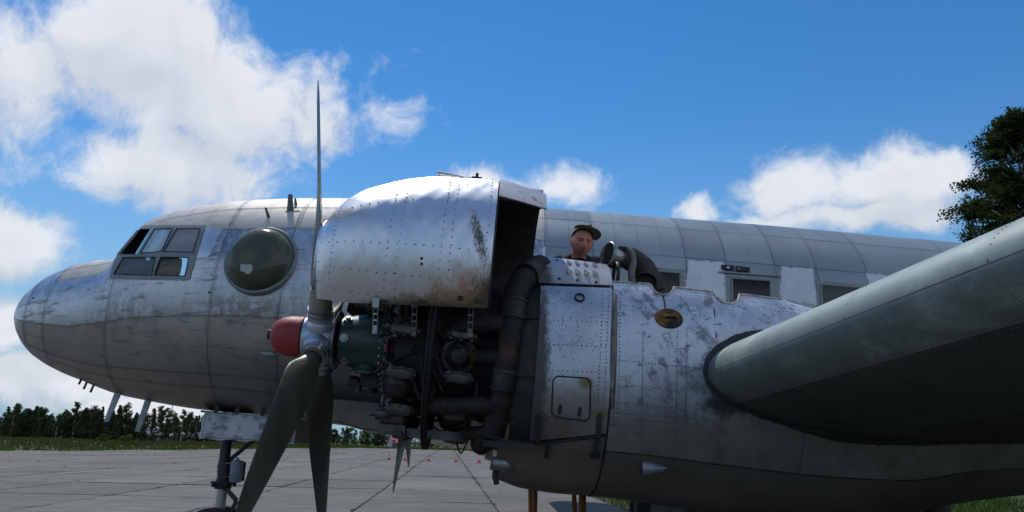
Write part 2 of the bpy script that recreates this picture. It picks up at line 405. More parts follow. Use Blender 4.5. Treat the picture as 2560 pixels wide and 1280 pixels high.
M['cowl'] = metal('cowl', (.76, .79, .84), .40, .95, tone=.05, fine=.05, wave=.30, bump=.10, rnd=0,
    wipe=((.50, .52, .56), .62, 4, (7, 1, .6), .10, .18), grime=((.20, .19, .18), .70, 30, (1, 1, .8), .05),
    spots=[((.36, .185, .055), LW(1200, 790, -4.8), (.56, .6, .42), 0.0, 9, 1.3, (1, 1, .5)),
           ((.050, .034, .020), LW(1222, 765, -4.8), (.20, .6, .26), 0.0, 42, 2.0, (1, 1, .45)),
           ((.22, .155, .09), LW(1080, 782, -4.8), (.62, .6, .15), 0.0, 13, 1.5, (1, 1, 1)),
           ((.07, .05, .03), LW(1060, 785, -4.8), (.75, .6, .08), 0.0, 60, 2.6, (1, 1, 1)),
           ((.10, .12, .12), LW(792, 720, -4.6), (.06, .5, .17), 0.0, 60, 3.0, (1, 1, .6)),
           ((.05, .045, .04), LW(1196, 610, -4.85), (.05, .5, .26), 0.25, 55, 3.2, (1.6, 1, .45))])
M['cowl_flap'] = metal('cowl_flap', (.58, .58, .58), .42, .9, paint=((.50, .47, .44), .52, 9, (1, 1, 1), .1), grime=((.08, .08, .08), .58, 9, (1, 1, 1), .12), rnd=.04)
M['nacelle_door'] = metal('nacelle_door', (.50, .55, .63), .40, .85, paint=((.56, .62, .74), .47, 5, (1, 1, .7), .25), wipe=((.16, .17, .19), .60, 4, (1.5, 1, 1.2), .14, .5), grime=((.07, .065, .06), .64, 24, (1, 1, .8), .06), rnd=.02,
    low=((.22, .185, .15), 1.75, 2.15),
    spots=[((.12, .10, .08), LW(1350, 1085, -4.8), (.40, .6, .20), 0, 12, 1.6, (1, 1, .6)), ((.045, .042, .04), LW(1343, 900, -4.8), (.10, .6, .95), 0, 18, 2.0, (1, 1, .5)),
           ((.21, .155, .06), LW(1464, 958, -4.85), (.06, .4, .05), 0, 24, 1.6, (1, 1, 1))])
M['nacelle_top'] = metal('nacelle_top', (.46, .47, .50), .42, .85, paint=((.40, .39, .38), .55, 6, (1, 1, 1), .2), rnd=0,
    spots=[((.045, .04, .036), LW(1345, 690, -4.7), (.14, .7, .25), 0, 10, 1.6, (1, 1, 1))])
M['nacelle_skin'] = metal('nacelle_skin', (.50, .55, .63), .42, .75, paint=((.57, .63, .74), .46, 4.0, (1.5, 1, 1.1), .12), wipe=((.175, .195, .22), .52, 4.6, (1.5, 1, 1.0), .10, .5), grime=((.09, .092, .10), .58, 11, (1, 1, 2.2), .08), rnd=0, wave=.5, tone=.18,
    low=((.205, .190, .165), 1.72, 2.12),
    spots=[((.04, .04, .042), LW(1815, 1012, -4.85), (.22, .6, .10), 0, 18, 1.8, (1, 1, 1))])
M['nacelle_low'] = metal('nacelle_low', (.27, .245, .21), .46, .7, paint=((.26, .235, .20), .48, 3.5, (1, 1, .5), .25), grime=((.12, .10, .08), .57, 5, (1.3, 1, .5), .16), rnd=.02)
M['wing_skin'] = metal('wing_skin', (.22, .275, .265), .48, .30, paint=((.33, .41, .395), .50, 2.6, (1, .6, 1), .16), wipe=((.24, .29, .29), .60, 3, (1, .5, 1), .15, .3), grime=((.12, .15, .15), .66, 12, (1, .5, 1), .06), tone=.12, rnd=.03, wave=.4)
M['wing_shade_low'] = metal('wing_shade_low', (.095, .095, .085), .5, .3, paint=((.07, .069, .062), .5, 1.1, (.8, .8, 1), .12), grime=((.030, .031, .030), .54, 1.6, (1, .7, 1), .10), tone=.3, rnd=.14)  # shade of the underside darkened into the colour, together with its stains
M['wing_shade_mid'] = metal('wing_shade_mid', (.12, .138, .13), .5, .3, paint=((.09, .105, .10), .5, 1.1, (.8, .8, 1), .2), grime=((.05, .055, .053), .56, 1.6, (1, .7, 1), .14), tone=.3, rnd=.05)  # in-between tone: the turn into underside shade put into the colour
M['sealant'] = plain('sealant', (.03, .034, .036), .75, 0, .5, 14, .5)
M['gearcase'] = plain('gearcase', (.024, .055, .056), .35, .1, .25, 6, col2=(.05, .07, .065), thr=.6)
M['engine_dark'] = plain('engine_dark', (.03, .03, .031), .5, .5, .5, 10, .3)
M['engine_alu'] = plain('engine_alu', (.12, .12, .116), .5, .6, .4, 12, .3, col2=(.045, .042, .04), thr=.48)
M['fin_metal'] = plain('fin_metal', (.05, .05, .05), .45, .7, .4, 12)
M['exhaust'] = plain('exhaust', (.020, .018, .017), .7, .3, .5, 8, .6, st=(1, 1, .7), col2=(.075, .040, .022), thr=.54)
M['pipe_alu'] = plain('pipe_alu', (.28, .28, .275), .4, .8, .4, 14, col2=(.07, .065, .06), thr=.52)
M['red_tube'] = plain('red_tube', (.25, .02, .015), .45)
M['hub'] = plain('hub', (.46, .51, .60), .40, .8, .15, 7)
M['steel'] = plain('steel', (.30, .31, .32), .38, .85, .3, 16)
M['spinner'] = plain('spinner', (.32, .032, .036), .55, 0, .22, 7, .12, col2=(.17, .045, .042), thr=.54)
M['blade'] = plain('blade', (.108, .116, .094), .40, .25, .3, 4, .1, st=(1, 1, .35), col2=(.13, .135, .12), thr=.60)
M['blade_cuff'] = plain('blade_cuff', (.33, .33, .29), .5, .1, .2, 10, col2=(.02, .02, .02), thr=.60)
M['strut_grey'] = plain('strut_grey', (.16, .18, .19), .5, .3, .3, 9)
M['strut_dark'] = plain('strut_dark', (.045, .047, .05), .55, .3, .35, 9)
M['oleo'] = plain('oleo', (.38, .37, .35), .4, .6, .2, 9)
M['accum'] = plain('accum', (.18, .24, .29), .5, .1, .2, 9)
M['antenna'] = plain('antenna', (.11, .12, .11), .5, 0, .25, 12)
M['antenna_pale'] = plain('antenna_pale', (.36, .39, .43), .5, .3, .35, 12, col2=(.16, .17, .19), thr=.55)
M['duct'] = plain('duct', (.035, .034, .032), .75, 0, .4, 10, .7, col2=(.10, .096, .09), thr=.60)
M['hose'] = plain('hose', (.20, .19, .18), .8, 0, .35, 20, .6)
M['rust_ring'] = plain('rust_ring', (.20, .105, .03), .7, .1, .4, 9, .4, col2=(.022, .020, .019), thr=.44)
M['rust'] = plain('rust', (.27, .095, .03), .75, 0, .35, 14, .4, col2=(.14, .05, .02), thr=.55)
M['deck'] = plain('deck', (.16, .13, .10), .8, 0, .3, 6, .3)
M['placard'] = plain('placard', (.012, .010, .014), .35)
M['placard_mark'] = plain('placard_mark', (.5, .5, .5), .5)
M['edge_rim'] = plain('edge_rim', (.50, .46, .40), .5, .4, .35, 30, col2=(.10, .05, .03), thr=.52)
M['olive_tab'] = plain('olive_tab', (.22, .19, .07), .6, 0, .3, 30)
M['seat'] = plain('seat', (.05, .05, .05), .8)
def glass_mat(name, tint, haze=None, hz=0.0, gloss=.06, k0=0.0, rim=2.2, f0=.05):
    m, t, b, out = new_mat(name); t.n.remove(b)
    tr = t.new('ShaderNodeBsdfTransparent'); tr.inputs[0].default_value = c4(tint)
    gl = t.new('ShaderNodeBsdfGlossy'); gl.inputs['Roughness'].default_value = gloss; gl.inputs['Color'].default_value = (1, 1, 1, 1)
    lf = t.new('ShaderNodeLayerWeight'); lf.inputs[0].default_value = .5                  # same from both sides of the sheet
    frs = t.math('MULTIPLY_ADD', t.math('POWER', lf.outputs['Facing'], 5.0), .85, f0)
    P = coords(t); a = tr.outputs[0]
    if haze:
        df = t.new('ShaderNodeBsdfDiffuse'); df.inputs[0].default_value = c4(haze)
        lw = t.new('ShaderNodeLayerWeight'); lw.inputs[0].default_value = .35
        k = t.math('ADD', t.math('MULTIPLY', t.math('POWER', lw.outputs['Facing'], rim), hz), t.math('MULTIPLY', t.smooth(t.noise(P, 60, 6, .75), .68, .78), .5), clamp=True)
        k = t.math('ADD', k, t.math('MULTIPLY_ADD', t.noise(P, 3, 4), .08, k0), clamp=True)
        mx = t.new('ShaderNodeMixShader'); t.link(k, mx.inputs[0]); t.link(a, mx.inputs[1]); t.link(df.outputs[0], mx.inputs[2]); a = mx.outputs[0]
    mx = t.new('ShaderNodeMixShader'); t.link(frs, mx.inputs[0]); t.link(a, mx.inputs[1]); t.link(gl.outputs[0], mx.inputs[2])
    t.link(mx.outputs[0], out.inputs[0]); return m
M['glass'] = glass_mat('glass', (.74, .82, .84), (.52, .60, .66), .25, k0=.16)
M['glass_clear'] = glass_mat('glass_clear', (.86, .93, .95), (.5, .6, .66), .15, k0=.0)
M['glass_blue'] = glass_mat('glass_blue', (.60, .72, .76), (.55, .68, .75), .3, k0=.66)
M['glass_hazy'] = glass_mat('glass_hazy', (.45, .48, .48), (.33, .33, .37), .5, k0=.72)
M['glass_dome'] = glass_mat('glass_dome', (.30, .42, .40), (.27, .30, .22), .9, gloss=.16, k0=.24, rim=2.2, f0=.025)
M['glass_cabin'] = plain('glass_cabin', (.005, .007, .014), .12, 0, .2, 3, spec=.35)
M['glass_cabin_dull'] = plain('glass_cabin_dull', (.045, .055, .048), .45, 0, .2, 3)
M['sticker'] = plain('sticker', (.42, .48, .45), .6)
M['strip_brown'] = plain('strip_brown', (.16, .15, .14), .5, .4, .3, 14, col2=(.30, .29, .28), thr=.55)
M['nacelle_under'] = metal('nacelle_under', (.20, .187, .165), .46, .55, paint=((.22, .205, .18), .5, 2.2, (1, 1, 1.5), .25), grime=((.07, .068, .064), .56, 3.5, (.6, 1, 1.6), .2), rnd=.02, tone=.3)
M['bright_metal'] = metal('bright_metal', (.70, .72, .76), .34, .9, wipe=((.40, .42, .46), .58, 5, (3, 1, 1), .12, .1), tone=.1, rnd=.02, wave=.3)
# ------------------------------------------------------------------ the airplane: fuselage
AIR = empty('airplane', (float(L(2.0, 0, 0)[0]), 9.78, 0.0))
tag(AIR, 'old weathered silver twin-engine propeller airplane with its engine cowling raised', 'airplane')
FT = np.array([(-4.565, .420, .012, .015, .015), (-4.545, .420, .105, .114, .092), (-4.524, .420, .158, .173, .139), (-4.483, .423, .227, .251, .205), (-4.422, .424, .313, .324, .299), (-4.341, .427, .403, .390, .395),
    (-4.250, .430, .484, .466, .475), (-4.136, .434, .562, .551, .547), (-4.021, .438, .628, .609, .605), (-3.907, .442, .686, .657, .654), (-3.792, .445, .737, .693, .694), (-3.678, .449, .785, .723, .731),
    (-3.602, .452, .815, .738, .753), (-3.50, .463, .855, .738, .797), (-3.40, .492, .892, .730, .855), (-3.30, .521, .930, .722, .912), (-3.25, .534, .946, .738, .938), (-3.20, .547, .962, .82, .965), (-3.144, .562, .982, .956, .990),
    (-3.068, .582, 1.007, 1.108, 1.022), (-3.0, .600, 1.030, 1.190, 1.05), (-2.92, .620, 1.054, 1.214, 1.079), (-2.80, .650, 1.09, 1.238, 1.122), (-2.62, .695, 1.144, 1.254, 1.185), (-2.32, .742, 1.206, 1.286, 1.255), (-2.020, .787, 1.266, 1.308, 1.311), (-1.620, .811, 1.312, 1.344, 1.335),
    (-1.100, .840, 1.370, 1.376, 1.383), (-.500, .862, 1.403, 1.405, 1.412), (.5, .890, 1.438, 1.419, 1.451), (1.8, .916, 1.460, 1.450, 1.480), (3.5, .922, 1.462, 1.476, 1.490),
    (5.0, .924, 1.464, 1.495, 1.496), (7.3, .928, 1.468, 1.498, 1.50), (9.0, .95, 1.44, 1.47, 1.47), (12, 1.10, 1.14, 1.26, 1.25), (15, 1.38, .66, .80, .82), (17.0, 1.60, .25, .35, .36), (17.6, 1.66, .05, .08, .08)])
def fus_dims(s): return [pchip(FT[:, 0], FT[:, k], s) for k in (1, 2, 3, 4)]
def FS(s, f, off=0.0):
    """skin point: f=0 camera side, pi/2 top, -pi/2 bottom, pi far side"""
    s = np.asarray(s, float); f = np.asarray(f, float); s, f = np.broadcast_arrays(s, f)
    um, w, hu, hl = fus_dims(s); h = np.where(np.sin(f) >= 0, hu, hl)
    return L(s, -(w+off)*np.cos(f), um+(h+off)*np.sin(f))
_ss = np.concatenate([np.linspace(-4.564, -3.1, 90), np.linspace(-3.05, 9, 180)[0:], np.linspace(9.2, 17.6, 40)])
_ff = np.linspace(-math.pi, math.pi, 181)
_mb = MB().grid(FS(_ss[:, None], _ff[None, :]))
FBVH = BVHTree.FromPolygons([Vector(v) for v in _mb.v], _mb.f)
def hit(px, py, bvh=None):
    p, n, i, d = (bvh or FBVH).ray_cast(Vector(EYE), Vector(ray(px, py)).normalized())
    if p is None: return None, None
    if n.dot(Vector(ray(px, py))) > 0: n = -n
    return np.array(p), np.array(n)
def sf(px, py):
    """skin parameters under a pixel"""
    p, n = hit(px, py); l = toL(p); um, w, hu, hl = fus_dims(l[0]); h = hu if l[2] > um else hl
    return float(l[0]), math.atan2((l[2]-um)/h, -l[1]/w)
def surf_patch(name, quad, mat, parent, off=.004, thick=.004, nx=8, ny=8, ragged=0.0, bvh=None, lift=None):
    """thin sheet lying on a skin, its four corners given as tl, tr, br, bl"""
    q = np.array(quad, float); g = np.zeros((ny+1, nx+1, 3)); nn = np.zeros_like(g)
    for j in range(ny+1):
        for i in range(nx+1):
            a, b = i/nx, j/ny
            p = (q[0]*(1-a)+q[1]*a)*(1-b)+(q[3]*(1-a)+q[2]*a)*b
            if ragged and (i in (0, nx) or j in (0, ny)): p = p+RNG.normal(0, ragged, 2)
            h, n = hit(p[0], p[1], bvh)
            if h is None: h, n = g[j, max(i-1, 0)], nn[j, max(i-1, 0)]
            g[j, i] = h; nn[j, i] = n
    mb = MB().shell(g+nn*(off+thick), g+nn*(off-thick*.4))
    return obj(name, mb, mat, parent, fix=True)
def rivets_on(mb, pts, nrm, r=.006, h=.003):
    for p, n in zip(pts, nrm): mb.dome(p, n, r, h)
def fus_norm(s, f):
    e = 1e-3; a = FS(s+e, f)-FS(s-e, f); b = FS(s, f+e)-FS(s, f-e); n = np.cross(a, b); n /= np.linalg.norm(n, axis=-1, keepdims=True)+1e-12
    c = L(s, 0*f, fus_dims(s)[0]); sg = np.sign(((FS(s, f)-c)*n).sum(-1)); return n*sg[..., None]

WIN = [[(297, 637), (347, 574), (381, 574), (352, 622), (343, 637)], [(353, 634), (388, 574), (432, 572), (404, 630)],
       [(409, 630), (443, 573), (502, 572), (484, 632)], [(286, 686), (309, 645), (390, 644), (380, 689)], [(387, 688), (403, 644), (473, 645), (464, 691)]]
OUTL = [(277, 695), (292, 640), (352, 568), (511, 566), (470, 699)]
DOME_C, DOME_N = hit(652, 650); DOME_R = .375
S_CAB = (-3.62, -1.10)
def faces_eye(s, f): return ((FS(s, f)-EYE)*fus_norm(s, f)).sum(-1) < 0.0
def cut_mask(S, F, grown=0, frame=False):
    """faces to leave out for the cockpit glazing and the bubble window"""
    Sc = (S[:-1, :-1]+S[1:, 1:])/2; Fc = (F[:-1, :-1]+F[1:, 1:])/2
    Fm = np.where(np.abs(Fc) > math.pi/2, np.sign(Fc)*math.pi-Fc, Fc)
    q = proj(FS(Sc, Fm)); up = np.sin(Fc) > 0
    cut = inpoly(q, grow(OUTL, grown)) & up & (Sc < -2.04) & faces_eye(Sc, Fm)
    if not frame:
        d = np.linalg.norm(FS(Sc, Fc)-DOME_C, axis=-1); cut |= d < DOME_R-.012+.002*grown
    wsh = (Sc > -3.225) & (Sc < -3.05) & (Fm > R(77)) & (Fm < R(88))
    return cut | wsh
# seams: read at pixels where they are seen
s_cuts = [sf(60, 800)[0], sf(108, 800)[0], sf(264, 800)[0], sf(521, 800)[0], sf(700, 760)[0], .35, sf(1362, 600)[0], sf(1482, 600)[0], sf(1705, 600)[0], sf(1812, 640)[0], sf(1915, 600)[0], sf(2030, 640)[0], sf(2150, 640)[0]]
s_cuts = [-4.564]+sorted(s_cuts)+[sorted(s_cuts)[-1]+1.1, 8.9, 10.4, 12, 13.6, 15.2, 17.58]
f_top = sf(1500, 556)[1]; f_sh = sf(690, 571)[1]; f_sh2 = sf(1700, 643)[1]; f_win = sf(1700, 676)[1]; f_mid = sf(510, 788)[1]; f_low = sf(540, 936)[1]; f_low2 = sf(540, 969)[1]
f_half = (f_sh+f_mid)/2
FUS = obj('fuselage', MB().grid(FS(_ss[:, None], _ff[None, :], -.014), keep=None), M['dark_liner'], AIR) if False else None
def build_fuselage():
    # liner behind the skin panels, open where the glazing is
    ss = np.concatenate([np.linspace(-4.564, -3.62, 30), np.linspace(-3.61, -1.1, 150), np.linspace(-1.05, 17.55, 120)]); ff = np.concatenate([np.linspace(-math.pi, 0, 50)[:-1], np.linspace(0, math.pi, 190)])
    S, F = np.meshgrid(ss, ff, indexing='ij'); um, w, hu, hl = fus_dims(S)
    pts = FS(S, F, -.014); cut = cut_mask(S, F, 5)
    keep = ~cut
    fus = obj('fuselage', MB().grid(pts, keep=keep), M['dark_liner'], AIR)
    riv = MB(); riv2 = MB()
    g = .0032
    near = [-math.pi/2, f_low2, f_low, f_mid, f_sh, f_top, math.pi/2]
    for i in range(len(s_cuts)-1):
        s0, s1 = s_cuts[i], s_cuts[i+1]; mid = (s0+s1)/2
        aft = mid > 1.5
        cuts = [-math.pi/2, f_low2, f_low, f_mid, f_win, f_sh2, f_top, math.pi/2] if aft else near
        if mid < -3.7: cuts = [-math.pi/2, f_low, f_mid, f_half, math.pi/2]
        far = [math.pi/2, math.pi-f_sh, math.pi, math.pi-f_low-.2, 1.5*math.pi]
        for fs in (cuts, far):
            for j in range(len(fs)-1):
                f0, f1 = fs[j], fs[j+1]
                w = float(fus_dims(mid)[1]); fm = (f0+f1)/2
                a0, a1, b0, b1 = s0+g, s1-g, f0+g/max(w, .2), f1-g/max(w, .2)
                cab = (s1 > S_CAB[0]) and (s0 < S_CAB[1]) and (0 < (f1 if fm < math.pi/2 else math.pi-f0)) and (fm < math.pi)
                ns = max(3, int((s1-s0)/(.014 if cab else .09))); nf = max(3, int((f1-f0)*w/(.014 if cab else .10)))
                if mid < -4.3: ns = 14
                S, F = np.meshgrid(np.linspace(a0, a1, ns+1), np.linspace(b0, b1, nf+1), indexing='ij')
                mat = M['skin_aft'] if aft else (M['skin_top'] if fm > f_sh else (M['skin_side'] if fm > f_mid else M['skin_low']))
                if fs is far: mat = M['skin_aft']
                if mid < -3.7 and fm > f_mid: mat = M['skin_side']
                lap = RNG.uniform(0, .0035)
                P = FS(S, F, lap)
                if cab:
                    k = ~cut_mask(S, F, 0)
                    if not k.any(): continue
                    mb = MB().grid(P, keep=k)
                else:
                    mb = MB().shell(P, FS(S, F, -.006))
                obj('skin_panel', mb, mat, fus)
        # rivet rows along the frames and stringers on the side that shows
        if s1 < 7.8 and s0 > -4.5:
            for sx in [s0+.022, s0-.022]+([mid] if s1-s0 > .5 else [])+([s0+(s1-s0)*.25, s0+(s1-s0)*.75] if s1-s0 > .9 else []):
                f = np.arange(f_low2-.25, f_top+.35, .028/max(w, .3)); p = FS(sx, f, .0034); n = fus_norm(np.full_like(f, sx), f)
                ok = ~inpoly(proj(p), grow(OUTL, 3)) & (np.linalg.norm(p-DOME_C, axis=-1) > DOME_R+.06)
                rivets_on(riv2 if aft else riv, p[ok], n[ok], .0036 if aft else (.006 if abs(sx-s0) < .03 else .0036))
            for k, fx in enumerate(cuts[1:-1]+([(f_mid+f_sh)/2, (f_mid+f_low)/2] if not aft else [])):
                for dy in (-.018, .018) if k < len(cuts)-2 else (0,):
                    s = np.arange(s0, s1, .028); f = np.full_like(s, fx+dy/max(w, .3)); p = FS(s, f, .0034); n = fus_norm(s, f)
                    ok = ~inpoly(proj(p), grow(OUTL, 3)) & (np.linalg.norm(p-DOME_C, axis=-1) > DOME_R+.06)
                    rivets_on(riv2 if aft else riv, p[ok], n[ok], .0036 if aft else .006)
    obj('rivets', riv, M['rivet_dark'], fus, smooth=False, kind='stuff'); obj('rivets', riv2, M['rivet_aft'], fus, smooth=False, kind='stuff')
    # cockpit glazing frame, both sides, and the panes
    ss = np.linspace(-3.62, -2.03, 200); ff = np.linspace(-.12, 1.52, 170)
    for side in (0, 1):
        S, F = np.meshgrid(ss, ff, indexing='ij')
        Sc = (S[:-1, :-1]+S[1:, 1:])/2; Fc = (F[:-1, :-1]+F[1:, 1:])/2; q = proj(FS(Sc, Fc))
        fe = faces_eye(Sc, Fc); k = inpoly(q, grow(OUTL, 4)) & fe & (Fc < R(76.5))
        wsh = (Sc > -3.225) & (Sc < -3.05) & (Fc > R(77)) & (Fc < R(88))
        for wpoly in WIN: k &= ~inpoly(q, wpoly)
        FF = math.pi-F if side else F
        obj('window_frame', MB().grid(FS(S, FF, .010), keep=k & ~wsh), M['frame_grey'], fus)
        for wi, wpoly in enumerate(WIN):
            kk = inpoly(q, grow(wpoly, 2.5)) & fe
            if wi == 0 and side == 0:
                continue                                   # the quarter light stands open
            obj('window_pane', MB().grid(FS(S, FF, .001), keep=kk), M['glass_clear'] if side else (None, M['glass_blue'], M['glass_hazy'], M['glass'], M['glass_clear'])[wi], fus)
            if side == 0 or True:
                # rubber and bead round the pane
                pl = [];
                for a in range(len(wpoly)):
                    for tt in np.linspace(0, 1, 12, endpoint=False):
                        pp = np.array(wpoly[a])*(1-tt)+np.array(wpoly[(a+1) % len(wpoly)])*tt
                        h, n = hit(pp[0], pp[1])
                        if h is None: continue
                        p2 = h+n*.012
                        if side: l = toL(p2); p2 = L(l[0], -l[1], l[2])
                        pl.append(p2)
                obj('window_bead', MB().tube(pl+[pl[0]], .0055, 6, cap=False), M['black'], fus)
        obj('windscreen_pane', MB().grid(FS(S, FF, .002), keep=wsh), M['glass'], fus)
    # front post of the glazing, leaning with the windscreen
    post = []
    for tt in np.linspace(0, 1, 10):
        h, n = hit(294+(350-294)*tt+1.5, 639+(571-639)*tt)
        if h is not None: post.append(h+n*.006)
    for sg in (1, -1): obj('window_post', MB().tube([p_ if sg > 0 else (lambda l: L(l[0], -l[1], l[2]))(toL(p_)) for p_ in post], .018, 8), M['frame_grey'], fus)
    # frame screws
    mb = MB()
    for a, b, n in (((283, 691), (468, 696), 16), ((353, 570), (506, 568.5), 14), ((300, 641), (478, 638), 18), ((506, 573), (470, 690), 12), ((385, 574), (350, 632), 7), ((437, 573), (404, 632), 7), ((398, 645), (384, 690), 5)):
        for tt in np.linspace(.03, .97, n):
            p, nn = hit(a[0]+(b[0]-a[0])*tt, a[1]+(b[1]-a[1])*tt)
            if p is not None: mb.dome(p+nn*.011, nn, .007, .005)
    obj('screws', mb, M['rivet_dark'], fus, smooth=False, kind='stuff')
    # cockpit inside
    def disc(s, name, k=.97):
        f = np.linspace(-math.pi, math.pi, 60); um, w, hu, hl = fus_dims(s)
        ring = FS(np.full_like(f, s), f, -.03); c = L(s, 0, um)
        obj(name, MB().add([c]+list(ring), [(0, i+1, i+2) for i in range(len(f)-1)]), M['dark_liner'], fus)
    disc(-2.09, 'bulkhead'); disc(-.95, 'bulkhead')
    obj('cockpit_floor', MB().box(L(-2.65, 0, .42), .52*AX, .85*AY, .02*AU), M['dark_liner'], fus)
    obj('instrument_panel', MB().box(L(-3.02, 0, 1.0), .10*AX, .60*AY, .13*AU), M['seat'], fus)
    for sy in (-.42, .42):
        mb = MB().box(L(-2.52, sy, .72), .22*AX, .22*AY, .06*AU).box(L(-2.36, sy, .84), .05*AX, .20*AY, .20*AU)
        obj('pilot_seat', mb, M['seat'], fus)
        mb = MB().tube([L(-2.86, sy, .5), L(-2.84, sy, .95), L(-2.80, sy, 1.05)], .025, 8)
        mb.lathe(L(-2.79, sy, 1.05), AX, [(-.015, .13), (0, .145), (.015, .13), (0, .115), (-.015, .13)], 20)
        obj('control_column', mb, M['seat'], fus)
    for yy in (-.75, -.05):
        fw_ = math.acos(min(1, -yy/.95)) if yy < -.3 else R(87)
        obj('wiper_arm', MB().tube([FS(-3.245, R(80), .02) if yy < -.3 else FS(-3.245, R(97), .02), FS(-3.17, R(76), .022) if yy < -.3 else FS(-3.17, R(101), .022), FS(-3.11, R(71), .02) if yy < -.3 else FS(-3.11, R(106), .02)], .008, 6), M['black'], fus)
    # bubble window
    N = Vector(DOME_N); c = Vector(DOME_C)
    prof = [(-.03+.25*math.sin(a)**.85, (DOME_R-.004)*math.cos(a)**.75) for a in np.linspace(0, math.pi/2-.001, 22)]
    dm = obj('bubble_window', MB().lathe(c, N, prof, 56), M['glass_dome'], fus)
    gl = []
    mb = MB().lathe(c, N, [(-.05, DOME_R-.012), (.012, DOME_R-.004), (.020, DOME_R+.004), (.018, DOME_R+.026), (.006, DOME_R+.036), (-.05, DOME_R+.036)], 64)
    obj('bubble_flange', mb, M['frame_grey'], fus)
    mb = MB()
    x = N.orthogonal().normalized(); y = N.cross(x)
    for k in range(52):
        a = 2*math.pi*k/52; mb.dome(c+(x*math.cos(a)+y*math.sin(a))*(DOME_R+.016)+N*.018, N, .009, .006)
    obj('flange_screws', mb, M['rivet_dark'], fus, smooth=False, kind='stuff')
    # torn paper inside the bubble
    poly = [(602, 660), (631, 662), (631, 677), (624, 684), (618, 686), (611, 680), (601, 677)]
    bv = BVHTree.FromPolygons([v.co.copy() for v in dm.data.vertices], [tuple(p.vertices) for p in dm.data.polygons])
    pts = []
    for q in poly:
        h, n = hit(q[0], q[1], bv); pts.append(h+n*.003)
    h, n = hit(617, 671, bv); cc = h+n*.003; obj('paper_label', MB().add(pts+[cc], [(i, (i+1) % len(pts), len(pts)) for i in range(len(pts))]), M['sticker'], fus)
    # cabin windows and the scraped patches between them
    for quad in ([(514, 570), (559, 572), (521, 644), (486, 643)], [(1721, 650), (1808, 657), (1812, 752), (1712, 740)], [(1952, 667), (2031, 673), (2046, 762), (1951, 752)], [(2163, 684), (2215, 689), (2225, 730), (2178, 726)], [(1354, 618), (1364, 619), (1363, 660), (1353, 660)]):
        surf_patch('scraped_patch', quad, M['white_patch'] if quad[0][0] > 1000 else M['bright_metal'], fus, .003, .002, 14, 12, 2.0)
    def cabin_window(glass, frame, mat):
        o = surf_patch('cabin_window', frame, M['frame_grey'], fus, .006, .007, 8, 8)
        p = surf_patch('window_pane', glass, mat, fus, .015, .004, 6, 6)
        mb = MB()
        for a, b in ((0, 1), (1, 2), (2, 3), (3, 0)):
            A, B = np.array(frame[a], float), np.array(frame[b], float); c = np.mean(frame, axis=0)
            for tt in np.linspace(.08, .92, 5):
                q = A*(1-tt)+B*tt; q = c+(q-c)*.93
                h, n = hit(q[0], q[1]); mb.dome(h+n*.013, n, .011, .007)
        obj('window_screws', mb, M['rivet_pale'], fus, smooth=False, kind='stuff')
        q = np.array(glass, float); pl = []
        for a in range(4):
            for tt in np.linspace(0, 1, 8, endpoint=False):
                w = q[a]*(1-tt)+q[(a+1) % 4]*tt; h, n = hit(w[0], w[1]); pl.append(h+n*.02)
        obj('window_bead', MB().tube(pl+[pl[0]], .012, 8, cap=False), M['frame_grey'], fus)
    cabin_window([(1618, 678), (1699, 685), (1701, 758), (1618, 750)], [(1608, 668), (1710, 676), (1713, 770), (1608, 762)], M['glass_cabin'])
    cabin_window([(1828, 697), (1924, 704), (1927, 772), (1830, 764)], [(1816, 687), (1945, 697), (1948, 785), (1818, 775)], M['glass_cabin'])
    cabin_window([(2050, 713), (2146, 721), (2160, 790), (2054, 782)], [(2040, 703), (2157, 712), (2172, 800), (2044, 792)], M['glass_cabin_dull'])
    for q in ([(1802, 664), (1834, 666), (1834, 678), (1803, 675)], [(1838, 667), (1873, 671), (1873, 682), (1839, 680)]):
        pl = surf_patch('placard', q, M['placard'], fus, .012, .008, 3, 3)
    h, n = hit(1819, 671); obj('placard_mark', MB().lathe(h+n*.022, n, [(0, .0001), (0, .018)], 16), M['placard_mark'], fus)
    for px in (1845.5, 1857):
        h, n = hit(px, 674.5); mb = MB().box(h+n*.022, .012*AX, .004*AY, .006*AU); obj('placard_mark', mb, M['placard_mark'] if px < 1850 else M['rust'], fus)
    surf_patch('drip_rail', [(1795, 680), (1950, 691), (1950, 694), (1795, 683)], M['frame_grey'], fus, .01, .012, 10, 2)
    # aerials
    def blade_aerial(b0, b1, t0, t1, y, name, mat, thick=.016):
        P = [LW(*b0, y), LW(*b1, y), LW(*t1, y), LW(*t0, y)]; mb = MB(); e = np.array([0, thick, 0]); vs = []
        cm = np.mean(P, 0)
        for p in P: vs += [p-e*.5, p+e*.5]
        mb.add(vs, [(0, 2, 4, 6), (1, 7, 5, 3), (0, 1, 3, 2), (2, 3, 5, 4), (4, 5, 7, 6), (6, 7, 1, 0)]); return obj(name, mb, mat, fus, smooth=False, fix=True)
    ya = float(toL(hit(727, 526)[0])[1])
    blade_aerial((717, 530), (735, 530), (721, 486), (731, 486), ya, 'blade_aerial', M['antenna'])
    blade_aerial((735, 528), (747, 526), (736, 497), (740, 496), ya+.12, 'blade_aerial', M['antenna'])
    surf_patch('aerial_base', [(716, 524), (748, 522), (750, 528), (714, 529)], M['antenna'], fus, .003, .005, 4, 2)
    h, n = hit(672, 543); obj('rod_aerial', MB().tube([h-n*.02, LW(669, 535, toL(h)[1]-.02), LW(664, 519, toL(h)[1]-.04)], [.022, .016, .013], 8), M['antenna'], fus)
